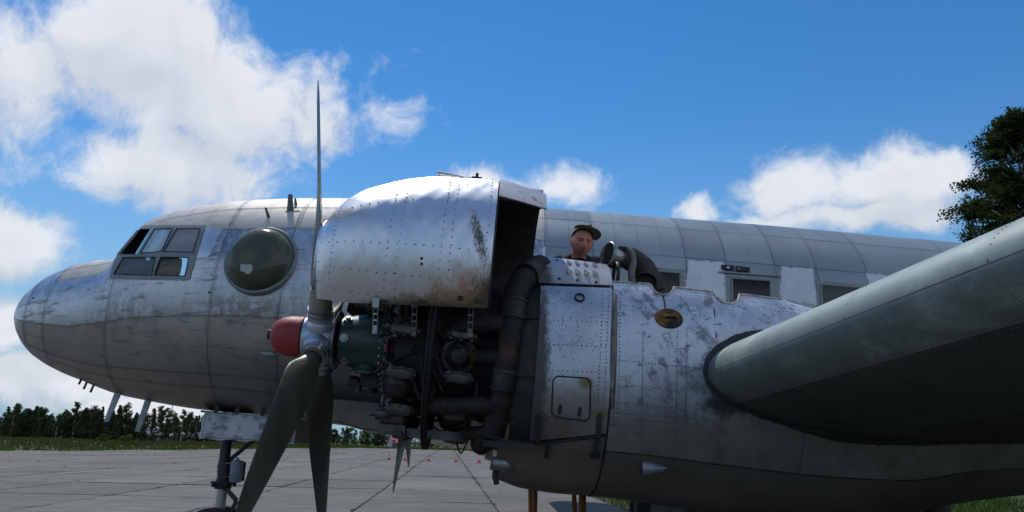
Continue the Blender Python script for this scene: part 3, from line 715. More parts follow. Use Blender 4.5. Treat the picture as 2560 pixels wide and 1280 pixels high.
    for (bx, by, tx, ty, y) in ((206, 945, 197, 961, -.25), (219, 953, 209, 973, -.15), (236, 960, 226, 981, -.20)):
        obj('pitot_tube', MB().tube([LW(bx+2, by-6, y), LW(tx, ty, y)], .014, 8), M['black'], fus)
    for (x0, x1, x2, x3, y0, y1) in ((288, 302, 261, 271, 981, 1055), (364, 378, 338, 349, 998, 1080)):
        blade_aerial((x0, y0), (x1, y0+3), (x2, y1-2), (x3, y1), -.22, 'strut_aerial', M['antenna_pale'], .035)
    h, n = hit(668, 884)
    mb = MB().tube([LW(650, 884, toL(h)[1]-.03), LW(672, 888, toL(h)[1]-.05), LW(700, 887, toL(h)[1]-.09)], [.012, .02, .008], 8).box(h+n*.01, .06*AX, .012*AY, .02*AU)
    obj('drain_pipe', mb, M['pipe_alu'], fus)
    for q in ((524, 731, .014), (222, 724, .012), (83, 745, .012)):
        h, n = hit(q[0], q[1]); obj('port_hole', MB().lathe(h+n*.002, n, [(0, .0005), (.003, q[2]), (-.01, q[2]+.004)], 12), M['black'], fus)
    # belly fairing of the wing centre section
    st = [(705, 1036, 1040), (760, 1030, 1046), (840, 1026, 1056), (900, 1024, 1074), (975, 1024, 1082), (1100, 1024, 1090), (1300, 1024, 1100)]
    rows = []
    for px, yt, yb in st:
        a = LP(px, yt, -.95); b = LP(px, yb, -.95)
        rows.append([L(a[0], -1.0, -.30), L(a[0], -.97, a[2]), L(b[0], -.95, b[2]+.02), L(b[0], -.92, b[2]), L(b[0], 0, b[2]-.02), L(b[0], .92, b[2]), L(b[0], .97, a[2]), L(a[0], 1.0, -.30)])
    s9 = 5.2
    rows.append([L(s9, -1, -.30), L(s9, -.97, -.5), L(s9, -.95, -.73), L(s9, -.92, -.75), L(s9, 0, -.77), L(s9, .92, -.75), L(s9, .97, -.5), L(s9, 1, -.3)])
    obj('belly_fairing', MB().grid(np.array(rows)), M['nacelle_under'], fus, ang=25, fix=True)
    return fus
FUS = build_fuselage()
def build_tail():
    fin = MB(); rows = []
    for k, (s0, s1, u, th) in enumerate([(9.5, 17.4, 2.1, .10), (13.2, 17.5, 2.7, .22), (14.4, 17.7, 4.0, .2), (15.2, 17.6, 5.0, .12), (15.8, 17.3, 5.4, .05)]):
        rows.append([L(s0+(s1-s0)*t, sg*th*2.6*(math.sqrt(max(t, 0))*(1-t)), u) for t, sg in [(x, -1) for x in np.linspace(0, 1, 12)]+[(x, 1) for x in np.linspace(1, 0, 12)]])
    obj('fin', fin.grid(np.array(rows), closed=True), M['skin_aft'], AIR)
    for sd in (-1, 1):
        rows = []
        for (y, s0, s1, th) in [(.3, 14.6, 17.0, .3), (2.5, 15.0, 17.0, .24), (5.0, 15.6, 16.9, .14), (5.3, 15.9, 16.7, .05)]:
            rows.append([L(s0+(s1-s0)*t, sd*y, 1.7+sg*th*1.3*(math.sqrt(t)*(1-t))) for t, sg in [(x, -1) for x in np.linspace(0, 1, 12)]+[(x, 1) for x in np.linspace(1, 0, 12)]])
        obj('tailplane', MB().grid(np.array(rows), closed=True), M['skin_aft'], AIR)
build_tail()
# ------------------------------------------------------------------ propellers
Y0 = -4.066
def build_prop(name, hub, theta, label=None, mat_blade=None):
    H = L(*hub); root = None
    mb = MB().lathe(H, AX, [(-.128, .04), (-.128, .135), (-.115, .150), (-.04, .155), (.05, .155), (.095, .145), (.12, .12), (.125, .05)], 40)
    dirs = []
    for k in range(4):
        a = theta+k*math.pi/2; e = AU*math.cos(a)+AY*math.sin(a); dirs.append((e, -AU*math.sin(a)+AY*math.cos(a)))
        mb.lathe(H, e, [(.02, .125), (.13, .115), (.165, .098), (.178, .088), (.182, .096), (.205, .096), (.21, .082)], 28)
    root = obj(name, mb, M['hub'], AIR)
    if label: root['label'] = label
    # dome of the spinner
    pr = [(-.125, .150), (-.135, .154), (-.15, .150), (-.22, .147), (-.28, .135), (-.325, .110), (-.352, .075), (-.365, .035), (-.367, .0005)]
    obj('spinner', MB().lathe(H, AX, pr, 36), M['spinner'], root)
    obj('spinner_cap', MB().lathe(H, AX, [(-.36, .04), (-.382, .038), (-.388, .02), (-.388, .0005)], 16), M['black'], root)
    pl = MB().lathe(H, AX, [(.115, .10), (.118, .215), (.124, .22), (.130, .215), (.135, .10)], 40)
    for k in range(16):
        a = k*math.pi/8; pl.sphere(H+AX*.118+(AU*math.cos(a)+AY*math.sin(a))*.2, .011, 8, 5)
    obj('counterweight_plate', pl, M['steel'], root)
    rt = [.13, .22, .30, .38, .50, .70, .95, 1.2, 1.45, 1.65, 1.78, 1.86, 1.895, 1.9]
    ch = [.125, .125, .14, .19, .255, .300, .305, .285, .245, .195, .145, .085, .035, .008]
    th = [.125, .122, .105, .085, .062, .046, .036, .027, .020, .015, .011, .007, .004, .002]
    be = [62, 60, 56, 49, 39, 28, 19.5, 14, 10.5, 9, 8, 8, 8, 8]
    for k, (e, tn) in enumerate(dirs):
        rr = np.concatenate([np.linspace(.13, 1.75, 40), np.linspace(1.78, 1.9, 12)])
        C = pchip(rt, ch, rr); T = pchip(rt, th, rr); B = np.radians(pchip(rt, be, rr)); rings = []
        for r_, c, tk, b in zip(rr, C, T, B):
            cd = tn*math.cos(b)-AX*math.sin(b)*PITCH_SIGN; nd = np.cross(e, cd)
            rnd = np.clip((r_-.24)/.2, 0, 1); ring = []
            for q in range(24):
                a = 2*math.pi*q/24; x = math.cos(a)*.5; z = math.sin(a)*.5
                zz = z*(1-rnd*(.30*(x*2)**2))                   # lens section
                ring.append(H+e*r_+cd*(x*c+.06*c*rnd)+nd*zz*tk)
            rings.append(ring)
        mbb = MB().grid(np.array(rings), closed=True)
        bo = obj('blade', mbb, mat_blade or M['blade'], root, ang=60, fix=True)
        cf = MB().lathe(H, e, [(.16, .078), (.21, .080), (.215, .074), (.225, .076), (.25, .07), (.335, .066), (.34, .060)], 20)
        obj('blade_collar', MB().lathe(H, e, [(.205, .088), (.212, .092), (.232, .092), (.238, .086), (.244, .092), (.26, .092), (.265, .07)], 24), M['steel'], bo)
        if k == 0: obj('blade_cuff', MB().lathe(H, e, [(.255, .080), (.26, .084), (.33, .080), (.42, .074), (.425, .06)], 24, sq=(1.0, 1.0)), M['blade_cuff'], bo)
    return root
PITCH_SIGN = 1.0
TH_NEAR, TH_FAR = R(-39.0), R(218.0)
NEARP = build_prop('propeller', (0, Y0, 0), TH_NEAR, 'propeller with red spinner dome in front of the open engine')
FARP = build_prop('propeller', (0, -Y0, 0), TH_FAR, 'propeller of the far engine showing below the cowling')

# ------------------------------------------------------------------ engine
def ER(al): return -AY*math.cos(al)-AU*math.sin(al)            # radial direction, al below the horizontal on the camera side
def EL(s, r, al, y0=Y0): return L(s, y0, 0)+ER(al)*r
def build_engine(y0, full=True):
    O = L(0, y0, 0)
    eng = obj('engine', MB().lathe(O, AX, [(.50, .20), (.53, .29), (.60, .31), (1.15, .31), (1.25, .36), (1.34, .36), (1.36, .2)], 32), M['engine_dark'], AIR)
    if not full: return eng
    gc = MB().lathe(O, AX, [(.135, .05), (.145, .155), (.155, .172), (.19, .178), (.26, .200), (.36, .222), (.46, .232), (.475, .262), (.505, .262), (.51, .2)], 40)
    gco = obj('gear_case', gc, M['gearcase'], eng)
    mb = MB().lathe(L(.37, y0, -.08), -AU, [(0, .13), (.10, .132), (.125, .128), (.132, .145), (.15, .145), (.155, .05)], 28, sq=(.9, 1.1))
    obj('sump', mb, M['gearcase'], eng)
    mb = MB().box(L(.40, y0-.02, -.275), .07*AX, .06*AY, .05*AU).lathe(L(.30, y0-.03, -.285), AX, [(-.05, .01), (-.05, .035), (.0, .04), (.02, .03), (.04, .0005)], 14)
    mb.lathe(L(.47, y0-.06, -.26), AX, [(-.02, .04), (.03, .045), (.035, .03), (.07, .03), (.07, .001)], 14).lathe(L(.42, y0, -.32), -AU, [(0, .035), (.03, .035), (.035, .02), (.06, .018), (.06, .001)], 12)
    mb.lathe(L(.33, y0-.08, -.31), -AU, [(0, .02), (.05, .02), (.05, .001)], 10).bar(L(.25, y0-.06, -.30), L(.50, y0-.06, -.315), .02, .02)
    obj('governor', mb, M['engine_dark'], eng)
    mb = MB().box(L(.39, y0-.05, .275), .075*AX, .07*AY, .05*AU).lathe(L(.33, y0-.10, .26), AX, [(-.10, .0005), (-.10, .016), (-.02, .02), (0, .03), (.03, .03), (.03, .0005)], 12).box(L(.37, y0-.11, .33), .02*AX, .015*AY, .03*AU)
    obj('oil_fitting', mb, M['engine_alu'], eng)
    mb = MB()
    for k in range(28):
        a = 2*math.pi*k/28; mb.lathe(EL(.468, .250, a, y0), -AX, [(0, .010), (.012, .010), (.012, .0005)], 6)
    for (s, a) in ((.20, -.85), (.20, .0), (.21, .9)):
        mb.lathe(EL(s, .17, a, y0), ER(a), [(0, .035), (.03, .032), (.03, .018), (.045, .018), (.045, .0005)], 10)
    obj('case_bolts', mb, M['steel'], eng, kind='stuff')
    # cylinders: one built, the rest copied round the two rows
    def cyl_mesh():
        m = MB(); prof = []
        for k in range(11):
            r0 = .30+k*.014; prof += [(r0, .080), (r0+.002, .098), (r0+.006, .098), (r0+.008, .080)]
        for k in range(6):
            r0 = .462+k*.020; prof += [(r0, .094), (r0+.003, .118), (r0+.009, .118), (r0+.012, .094)]
        prof += [(.585, .085), (.61, .05), (.615, .0005)]
        m.lathe((0, 0, 0), (0, 0, 1), prof, 20); return mesh_of(m, 'cylinder', True, 30)
    def cover_mesh():
        m = MB(); n = 28; rings = []
        def out(a):
            x = math.cos(a); z = math.sin(a)                      # bone outline: wide ends, slim waist
            return .088*np.sign(x)*abs(x)**.75, .040*np.sign(z)*abs(z)**.8*(1+.22*math.cos(2*a)+.10*math.cos(4*a))
        for h, k in ((0, 1.08), (.012, 1.10), (.016, 1.0), (.034, .96), (.046, .82), (.05, .55), (.05, .01)):
            rings.append([(out(2*math.pi*i/n)[0]*k, out(2*math.pi*i/n)[1]*k, h) for i in range(n)])
        m.grid(np.array(rings), closed=True)
        for (x, z) in ((.066, .030), (-.066, .030), (.066, -.030), (-.066, -.030), (0, .036), (0, -.036), (.088, 0), (-.088, 0)):
            m.lathe((x, z, .012), (0, 0, 1), [(0, .013), (.014, .012), (.016, .007), (.016, .0005)], 8)
        return mesh_of(m, 'rocker_cover', True, 40)
    cm, rm = cyl_mesh(), cover_mesh(); cm.materials.append(M['fin_metal']); rm.materials.append(M['engine_alu'])
    def place(me, name, o, zax, xax, par):
        z = Vector(zax).normalized(); x = Vector(xax); x = (x-z*x.dot(z)).normalized(); y = z.cross(x)
        ob = bpy.data.objects.new(name, me); COL.objects.link(ob); ob.parent = par
        W = Matrix(((x.x, y.x, z.x, o[0]), (x.y, y.y, z.y, o[1]), (x.z, y.z, z.z, o[2]), (0, 0, 0, 1)))
        ob.matrix_basis = W
        return ob
    st = 2*math.pi/7
    for row, (s, a0, rc) in enumerate(((.655, R(9.3)-st/2, .615), (1.03, R(9.3), .615))):
        for k in range(7):
            a = a0+k*st; e = ER(a); place(cm, 'cylinder', O+AX*s, e, AX, eng)
            for d in (-st/4, st/4):
                ee = ER(a+d); place(rm, 'rocker_cover', O+AX*(s+.01)+ee*rc, ee, AX+.06*ER(a+d+1.57), eng)
    obj('cylinder_backing', MB().lathe(O, AX, [(.56, .25), (.60, .47), (.80, .49), (.90, .47), (1.16, .49), (1.28, .5), (1.30, .3)], 40), M['black'], eng)  # black backing shell, added to darken the gaps between the cylinders
    # baffle hoop between the rows
    obj('baffle_hoop', MB().lathe(O, AX, [(.815, .60), (.815, .705), (.825, .722), (.835, .712), (.845, .722), (.860, .705), (.862, .60)], 72), M['black'], eng)
    mb = MB().lathe(O, AX, [(.50, .300), (.52, .315), (.54, .300), (.52, .285), (.50, .300)], 40)
    obj('ignition_ring', mb, M['red_tube'], eng)
    # push rod tubes, ignition leads, oil and fuel pipes
    rg = np.random.default_rng(3); lead = MB(); rods = MB(); pipes = MB(); ends = MB()
    for k in range(28):
        a = R(-3.5)+k*st/2*.5
    for k in range(14):
        a = R(-3.5)+(k-7)*st/2
        for d in (-.05, .05):
            p0 = EL(.52, .27, a+d*1.6, y0); p1 = EL(.60, .60, a+d, y0)
            rods.tube([p0, p1], .011, 6); ends.tube([p0, p0+(p1-p0)*.10], .017, 6); ends.tube([p1-(p1-p0)*.10, p1], .016, 6)
        for d in (-.11, .13):
            b = rg.normal(0, .05); pts = smoothpath([EL(.515, .30, a+d, y0), EL(.50+rg.random()*.03, .42, a+d+b, y0), EL(.545, .50+.05*rg.random(), a+d*.6, y0), EL(.60, .56, a+d*.4, y0)], 5)
            lead.tube(pts, .0095, 6)
            for q in (0, 4, 9): ends.tube([pts[q], pts[q+1]], .014, 6)
    for k in range(110):
        a = rg.uniform(-.9, 1.7); s0 = rg.uniform(.62, 1.25); r0 = rg.uniform(.42, .62); da = rg.normal(0, .25); ds = rg.normal(0, .18)
        pts = smoothpath([EL(s0, r0, a, y0), EL(s0+ds*.5, r0+rg.normal(0, .05), a+da*.5+rg.normal(0, .08), y0), EL(s0+ds, r0+rg.normal(0, .06), a+da, y0)], 5)
        (pipes if k % 3 else rods).tube(pts, rg.choice([.007, .009, .013]), 6)
    obj('ignition_lead', lead, M['engine_alu'], eng, kind='stuff'); obj('push_rod_tube', rods, M['engine_dark'], eng, kind='stuff')
    obj('pipe', pipes, M['black'], eng, kind='stuff'); obj('pipe_union', ends, M['pipe_alu'], eng, kind='stuff')
    # lower sump and pump under the front row
    mb = MB().lathe(EL(.60, .58, R(62), y0), AX, [(-.07, .01), (-.07, .05), (-.03, .065), (.05, .06), (.09, .07), (.12, .04), (.12, .001)], 16)
    mb.box(EL(.62, .66, R(66), y0), .09*AX, .05*AY, .035*AU).lathe(EL(.55, .64, R(52), y0), AX, [(-.04, .001), (-.04, .028), (.06, .03), (.06, .001)], 12).box(EL(.92, .66, R(68), y0), .20*AX, .05*AY, .03*AU)
    obj('scavenge_pump', mb, M['engine_alu'], eng)
    # exhaust collector on the camera side
    def xp(px, py, y): return LW(px, py, y)
    ring = smoothpath([xp(1352, 668, -4.45), xp(1318, 690, -4.62), xp(1290, 735, -4.70), xp(1280, 800, -4.73), xp(1272, 870, -4.74), xp(1258, 960, -4.72), xp(1247, 1030, -4.66), xp(1228, 1085, -4.56), xp(1200, 1112, -4.40)], 8)
    n = len(ring)
    ex = obj('exhaust_collector', MB().tube(ring, [.088-.02*i/n+.004*math.sin(i*1.3)+.003*math.sin(i*.53+1) for i in range(n)], 20), M['exhaust'], eng)
    for (path, r) in (([(1275, 812, -4.73), (1225, 808, -4.74), (1160, 815, -4.70), (1115, 838, -4.62)], .058), ([(1270, 892, -4.73), (1225, 893, -4.72), (1180, 890, -4.62)], .048), ([(1250, 1018, -4.68), (1190, 1014, -4.68), (1120, 1015, -4.64), (1075, 1012, -4.55)], .056), ([(1235, 1078, -4.6), (1215, 1080, -4.55), (1160, 1085, -4.45)], .045)):
        obj('exhaust_branch', MB().tube(smoothpath([xp(*p) for p in path], 8), r, 16), M['exhaust'], ex)
    for (px, py, y, d) in ((1283, 775, -4.72, .02), (1262, 945, -4.725, -.02), (1325, 685, -4.58, 0), (1240, 1055, -4.6, 0)):
        i = int(np.argmin([np.linalg.norm(np.array(p)-xp(px, py, y)) for p in ring])); i = min(max(i, 1), n-3)
        c = Vector(ring[i]); ax_ = Vector(ring[i+1])-Vector(ring[i-1])
        rr = .088-.02*i/n
        obj('pipe_clamp', MB().lathe(c, ax_, [(-.07, rr), (-.068, rr+.010), (-.05, rr+.012), (-.045, rr+.006), (.045, rr+.006), (.05, rr+.012), (.068, rr+.010), (.07, rr)], 24), M['soot'], ex)
    return eng
ENG = build_engine(Y0)

# ------------------------------------------------------------------ raised cowling
CW_S = [.055, .072, .09, .12, .18, .27, .367, .5, .6, .75, 1.0, 1.19]
CW_L = [.45, .47, .49, .515, .55, .585, .61, .635, .648, .66, .668, .672]      # radius of the cowl along its flank
CW_R = [.26, .29, .325, .37, .435, .50, .545, .592, .622, .650, .663, .668]     # and along its crown
CYN, CYF, CUC = -4.40, -3.88, .525
def CS(s, ps, off=0.0, far=False):
    A = pchip(CW_S, CW_L, s)+off; B = np.where(np.sin(ps) > 0, pchip(CW_S, CW_R, s)+off, A)
    return L(s, (CYF+A*np.cos(ps)) if far else (CYN-A*np.cos(ps)), CUC+B*np.sin(ps)+(.06 if far else 0))
def bottom_edge(x): return np.interp(x, [770, 782, 876, 1020, 1217, 1240], [744, 745, 757, 762.5, 771, 772])
def build_cowl():
    ss = np.concatenate([np.linspace(.055, .14, 14), np.linspace(.155, 1.186, 56)])
    pb = []
    for s in ss:                                     # lower edge is straight as seen along its length
        lo, hi = R(-75), R(10)
        for _ in range(40):
            m = (lo+hi)/2; q = proj(CS(s, np.array(m)))
            if q[1] > bottom_edge(q[0]): lo = m
            else: hi = m
        pb.append(m)
    pb = np.array(pb); t = np.linspace(0, 1, 70)
    PS = pb[:, None]+(R(92)-pb[:, None])*t[None, :]; S = np.repeat(ss[:, None], len(t), 1)
    dent = .0010*np.sin(S*23+PS*7)*np.sin(PS*11+1)+.0012*np.sin(S*51)*np.sin(PS*19)
    cow = obj('cowl_panel', MB().shell(CS(S, PS, dent), CS(S, PS, -.012)), M['cowl'], AIR, ang=50, fix=True)
    cow['label'] = 'shiny raised cowl panel with brown oil stains at its lower rear corner'
    # rolled lip
    ps = np.linspace(pb[0], R(92), 60); ring = CS(np.full_like(ps, .056), ps, -.010)
    obj('cowl_lip', MB().tube(ring, .013, 10), M['cowl'], cow)
    lin = obj('cowl_liner', MB().grid(CS(S[4:], PS[4:], -.016)), M['soot'], cow)
    # centre strip and far panel, seen from the inside
    for (a, b, nm) in ((.07, 1.52, 'cowl_spine'),):
        s2 = np.linspace(a, b, 40); top = pchip(CW_S, CW_R, s2)
        yy = np.linspace(CYN+.02, CYF-.02, 8)
        P = L(np.repeat(s2[:, None], 8, 1), np.repeat(yy[None, :], 40, 0), np.repeat((CUC+.004+top)[:, None], 8, 1)+np.linspace(0, .06, 8)[None, :])
        obj(nm, MB().shell(P, P-AU*.015), M['cowl'], cow, fix=True)
    ss = np.linspace(.06, 1.54, 60); ps = np.linspace(R(-38), R(92), 50); S, PS = np.meshgrid(ss, ps, indexing='ij')
    fr = obj('cowl_panel', MB().shell(CS(np.minimum(S, 1.19), PS, 0, True)+AX*np.maximum(S-1.19, 0)[..., None], CS(np.minimum(S, 1.19), PS, -.014, True)+AX*np.maximum(S-1.19, 0)[..., None]), M['soot'], AIR, fix=True)
    fr['label'] = 'raised cowl panel of the other side, sooty inside'
    # gill flaps behind the raised panel
    for (p0, p1) in ((R(95), R(67)), (R(66), R(38))):
        S, PS = np.meshgrid(np.linspace(1.195, 1.52, 12), np.linspace(p0, p1, 10), indexing='ij')
        k = (S-1.195)/.325; rr = .669-.015*k-.055*k**1.2
        def pt(o): return L(S, CYN-(rr+o)*np.cos(PS), CUC+(rr+o)*np.sin(PS)+.005)
        obj('gill_flap', MB().shell(pt(0.0), pt(-.010)), M['cowl_flap'], cow, ang=30, fix=True)
    obj('flap_end', MB().tube([LW(1347, 487, -4.2), LW(1351, 503, -4.25), LW(1351, 521, -4.35)], .009, 6), M['black'], cow)
    obj('cowl_rib', MB().tube(CS(np.full(30, 1.186), np.linspace(pb[-1], R(92), 30), -.02), .012, 6), M['soot'], cow)
    # small scoop and hook on the crown
    mb = MB(); c = L(.745, CYN-.06, CUC+.664)
    g = []
    for k in np.linspace(0, 1, 10):
        h = .045*(1-k)**.7+.001; w = .075*(1-.5*k)
        g.append([c+AX*(.21*k)+AY*w*math.cos(a)+AU*(h*math.sin(a)+.006*k) for a in np.linspace(0, math.pi, 12)])
    sc = obj('cowl_scoop', MB().grid(np.array(g)), M['cowl_flap'], cow)
    obj('scoop_mouth', MB().add([c+AX*.012+AY*.06*math.cos(a)+AU*.034*math.sin(a) for a in np.linspace(0, math.pi, 12)], [tuple(range(12))]), M['black'], cow)
    c = CS(1.03, np.array(R(76))); obj('lifting_hook', MB().box(c+AU*.004, .035*AX, .02*AY, .006*AU).box(c+AU*.02, .010*AX, .012*AY, .02*AU), M['black'], cow)
    obj('hatch_outline', MB().tube(smoothpath([CS(.90, np.array(R(84)), .002), CS(.905, np.array(R(77)), .002), CS(.96, np.array(R(74)), .002), CS(1.07, np.array(R(74.5)), .002)], 6), .004, 5), M['black'], cow)
    # rivet rows
    riv = MB()
    def row(pts_s, pts_p, r=.006):
        P = CS(pts_s, pts_p, .0005); e = 1e-3
        N = np.cross(CS(pts_s+e, pts_p)-CS(pts_s-e, pts_p), CS(pts_s, pts_p+e)-CS(pts_s, pts_p-e)); N /= np.linalg.norm(N, axis=-1, keepdims=True)
        C = L(pts_s, CYN, CUC); sg = np.sign(((P-C)*N).sum(-1)); N *= sg[:, None]
        for p, n in zip(P, N): riv.dome(p, n, r*RNG.uniform(.8, 1.15), .004)
    for s in (.17, .53, .60, .865, .925, 1.145):
        p0 = float(np.interp(s, ss, np.interp(ss, np.linspace(.02, 1.186, len(pb)), pb))) if False else R(-33)
        p = np.arange(R(-30), R(88), .052/.66); row(np.full_like(p, s)+.002*RNG.normal(size=len(p)), p)
    for s in (.078,): p = np.arange(R(-30), R(80), .06/.45); row(np.full_like(p, s), p, .006)
    for (pp, a, b) in ((R(49), .14, 1.14), (R(31), .14, 1.14), (R(0), .14, 1.14), (R(-17), .14, .9), (R(68), .60, 1.14), (R(79), .80, 1.12), (R(-31), .15, 1.15)):
        s = np.arange(a, b, .056); row(s, np.full_like(s, pp)+.003*RNG.normal(size=len(s)))
    obj('rivets', riv, M['rivet_dark'], cow, smooth=False, kind='stuff')
    for (px, py, r) in ((1151, 746, .020), (1054, 646, .010), (1054, 660, .010)):
        lo = None
        bv = BVHTree.FromPolygons([v.co.copy() for v in cow.data.vertices], [tuple(p.vertices) for p in cow.data.polygons])
        h, n = hit(px, py, bv); obj('stud', MB().lathe(h-n*.002, n, [(0, r), (.006, r*.9), (.006, r*.6), (.002, r*.55), (.002, r*.25), (.008, r*.2), (.008, .0003)], 16), M['black'], cow)
    # toggle latches hanging from the lower edge
    for (px, y1) in ((940, 832), (1037, 838), (1178, 842)):
        y = -4.94; mb = MB()
        for dx in (-5.5, 5.5): mb.bar(LW(px+dx, 762, y), LW(px+dx-3, y1, y+.05), .005, .012, up=AY)
        for f in np.linspace(.1, 1, 5): mb.bar(LW(px-7-3*f, 762+(y1-762)*f, y+.05*f), LW(px+6-3*f, 762+(y1-762)*f, y+.05*f), .010, .012)
        mb.box(LW(px, 757, y-.012), .020*AX, .008*AY, .030*AU); mb.box(LW(px-3, y1-8, y+.045), .014*AX, .006*AY, .022*AU)
        obj('toggle_latch', mb, M['engine_alu'] if px > 1000 else M['steel'], cow)
        h, n = hit(px+20, 753, bv)
        if h is not None: obj('latch_plate', MB().box(h+n*.003, .030*AX, .004*AY, .010*AU), M['soot'], cow)
    return cow
COWL = build_cowl()
# ------------------------------------------------------------------ nacelle
NSX = [1.25, 1.37, 1.54, 1.82, 2.1, 2.85, 3.4, 4.0, 4.4, 5.6, 6.6, 7.2]
N_A = [.735, .745, .765, .785, .79, .80, .80, .79, .78, .62, .32, .06]
N_L = [.75, .775, .818, .834, .828, .872, .895, .86, .72, .48, .26, .06]
N_U = [.80, .82, .845, .838, .822, .80, .66, .57, .52, .40, .20, .05]
N_C, N_P = -.11, 2.3
def ND(s): return pchip(NSX, N_A, s), pchip(NSX, N_L, s), pchip(NSX, N_U, s)
def NSf(s, ps, off=0.0, y0=Y0):
    s, ps = np.broadcast_arrays(np.asarray(s, float), np.asarray(ps, float)); a, bl, bu = ND(s)
    c, d = np.cos(ps), np.sin(ps); b = np.where(d >= 0, bu, bl)
    return L(s, y0-np.sign(c)*(a+off)*np.abs(c)**(2/N_P), N_C+np.sign(d)*(b+off)*np.abs(d)**(2/N_P))
_s = np.linspace(1.25, 7.19, 160); _p = np.linspace(R(-180), R(180), 181)
_m = MB().grid(NSf(_s[:, None], _p[None, :])); NBVH = BVHTree.FromPolygons([Vector(v) for v in _m.v], _m.f)
EDGE = np.array([(1500, 702), (1528, 704), (1622, 710), (1629, 715), (1633, 724.5), (1644, 734), (1657, 738), (1670, 736.6), (1680, 729), (1683.5, 722), (1684, 718.3), (1692, 719), (1781.5, 729), (1786, 736), (1798, 751), (1814, 759), (1833, 759), (1843.6, 753.5), (1847, 741), (1848, 736), (1873, 738), (2058, 762), (2400, 800)])
def psi_at(s, fy, lo=R(-60), hi=R(95)):
    """angle where the skin meets the picture line fy(x)"""
    for _ in range(36):
        m = (lo+hi)/2; q = proj(NSf(s, m))
        if q[1] > fy(q[0]): lo = m
        else: hi = m
    return m
def seg(*pts):
    P = np.array(pts, float); return lambda x: np.interp(x, P[:, 0], P[:, 1])
def nac_sheet(name, ss, lo, hi, mat, par, n=40, off=0.0, thick=.008, far=False, ang=40):
    t = np.linspace(0, 1, n); PS = np.asarray(lo)[:, None]+(np.asarray(hi)-np.asarray(lo))[:, None]*t[None, :]; S = np.repeat(np.asarray(ss)[:, None], n, 1)
    if far: PS = math.pi-PS
    return obj(name, MB().shell(NSf(S, PS, off), NSf(S, PS, off-thick)), mat, par, fix=True, ang=ang)
def build_nacelle():
    # columns follow the notched upper edge
    pxs = np.unique(np.concatenate([np.linspace(1533, 1612, 12), np.linspace(1614, 1696, 80), np.linspace(1700, 1776, 12), np.linspace(1778, 1856, 76), np.linspace(1860, 2060, 20)]))
    ss = []; tp = []
    fy = lambda x: np.interp(x, EDGE[:, 0], EDGE[:, 1])
    for px in pxs:
        h, n = hit(px, float(fy(px))+.3, NBVH)
        l = toL(h); a, bl, bu = ND(l[0]); ss.append(float(l[0]))
    ss = np.sort(np.array(ss)); ss = np.concatenate([[2.02], ss[ss > 2.03]])
    tp = np.array([psi_at(s, fy) for s in ss])
    root = obj('nacelle', MB().grid(NSf(np.linspace(1.56, 7.18, 80)[:, None], np.linspace(R(-182), R(2), 60)[None, :], -.02)), M['soot'], AIR)
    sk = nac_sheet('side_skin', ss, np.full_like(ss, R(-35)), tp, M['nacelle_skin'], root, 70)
    sk['label'] = 'scraped side skin with two round notches in its upper edge'
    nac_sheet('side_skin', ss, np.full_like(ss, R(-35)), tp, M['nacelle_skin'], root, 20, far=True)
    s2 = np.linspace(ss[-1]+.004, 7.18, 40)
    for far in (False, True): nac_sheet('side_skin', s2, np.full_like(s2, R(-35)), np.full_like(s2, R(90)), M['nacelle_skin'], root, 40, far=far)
    s3 = np.linspace(2.02, 7.18, 60)
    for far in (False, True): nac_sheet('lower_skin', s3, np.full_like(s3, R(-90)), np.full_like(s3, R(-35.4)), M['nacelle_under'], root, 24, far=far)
    rim = [NSf(s, p, .002) for s, p in zip(ss, tp)]
    obj('edge_rim', MB().tube(rim, .0065, 6), M['edge_rim'], root)
    # panels round the accessory bay
    sd = np.linspace(1.53, 2.006, 26)
    up = np.array([psi_at(s, seg((1330, 713), (1535, 720))) for s in sd]); lw = np.array([psi_at(s, seg((1330, 1102), (1420, 1094), (1515, 1084)), R(-80), R(40)) for s in sd])
    door = nac_sheet('side_door', sd, lw, up, M['nacelle_door'], root, 50, ang=50)
    up2 = np.array([psi_at(s, seg((1330, 707), (1535, 714))) for s in sd])
    lv = nac_sheet('louvred_panel', np.linspace(1.515, 2.015, 26), up2, np.full(26, R(104)), M['nacelle_top'], root, 40, off=.004)
    nac_sheet('top_panel', np.linspace(1.53, 2.006, 20), np.full(20, R(-20)), np.full(20, R(74)), M['nacelle_top'], root, 20, far=True)
    sl = np.linspace(1.335, 2.006, 34); lo2 = np.array([psi_at(s, seg((1200, 1098), (1350, 1112), (1420, 1102), (1515, 1091)), R(-80), R(40)) for s in sl])
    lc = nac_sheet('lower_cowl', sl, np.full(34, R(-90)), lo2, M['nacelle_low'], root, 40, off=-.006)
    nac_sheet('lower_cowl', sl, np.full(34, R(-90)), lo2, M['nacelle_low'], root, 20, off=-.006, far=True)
    mb = MB(); rim2 = [NSf(s, p, -.004) for s, p in zip(sl, lo2)]; obj('cowl_sill', MB().tube(rim2, .010, 6), M['soot'], lc)
    # firewall and sooty throat
    f = np.linspace(0, 2*math.pi, 60); fw = NSf(np.full(60, 1.62), f, -.03); c = L(1.62, Y0, N_C)
    obj('firewall', MB().add([c]+list(fw), [(0, i+1, i+2) for i in range(59)]), M['soot'], root)
    t1 = np.linspace(1.40, 1.56, 10); th_ = np.linspace(R(-75), R(75), 50)
    obj('throat_skin', MB().grid(NSf(t1[:, None], th_[None, :], -.035+(-.03)*((1.56-t1)/.16)[:, None]**2)), M['soot'], root)
    for a in (R(-28), R(-5), R(18)): obj('throat_rib', MB().tube([NSf(s, a, -.03) for s in np.linspace(1.41, 1.54, 6)], .008, 6), M['soot'], root)
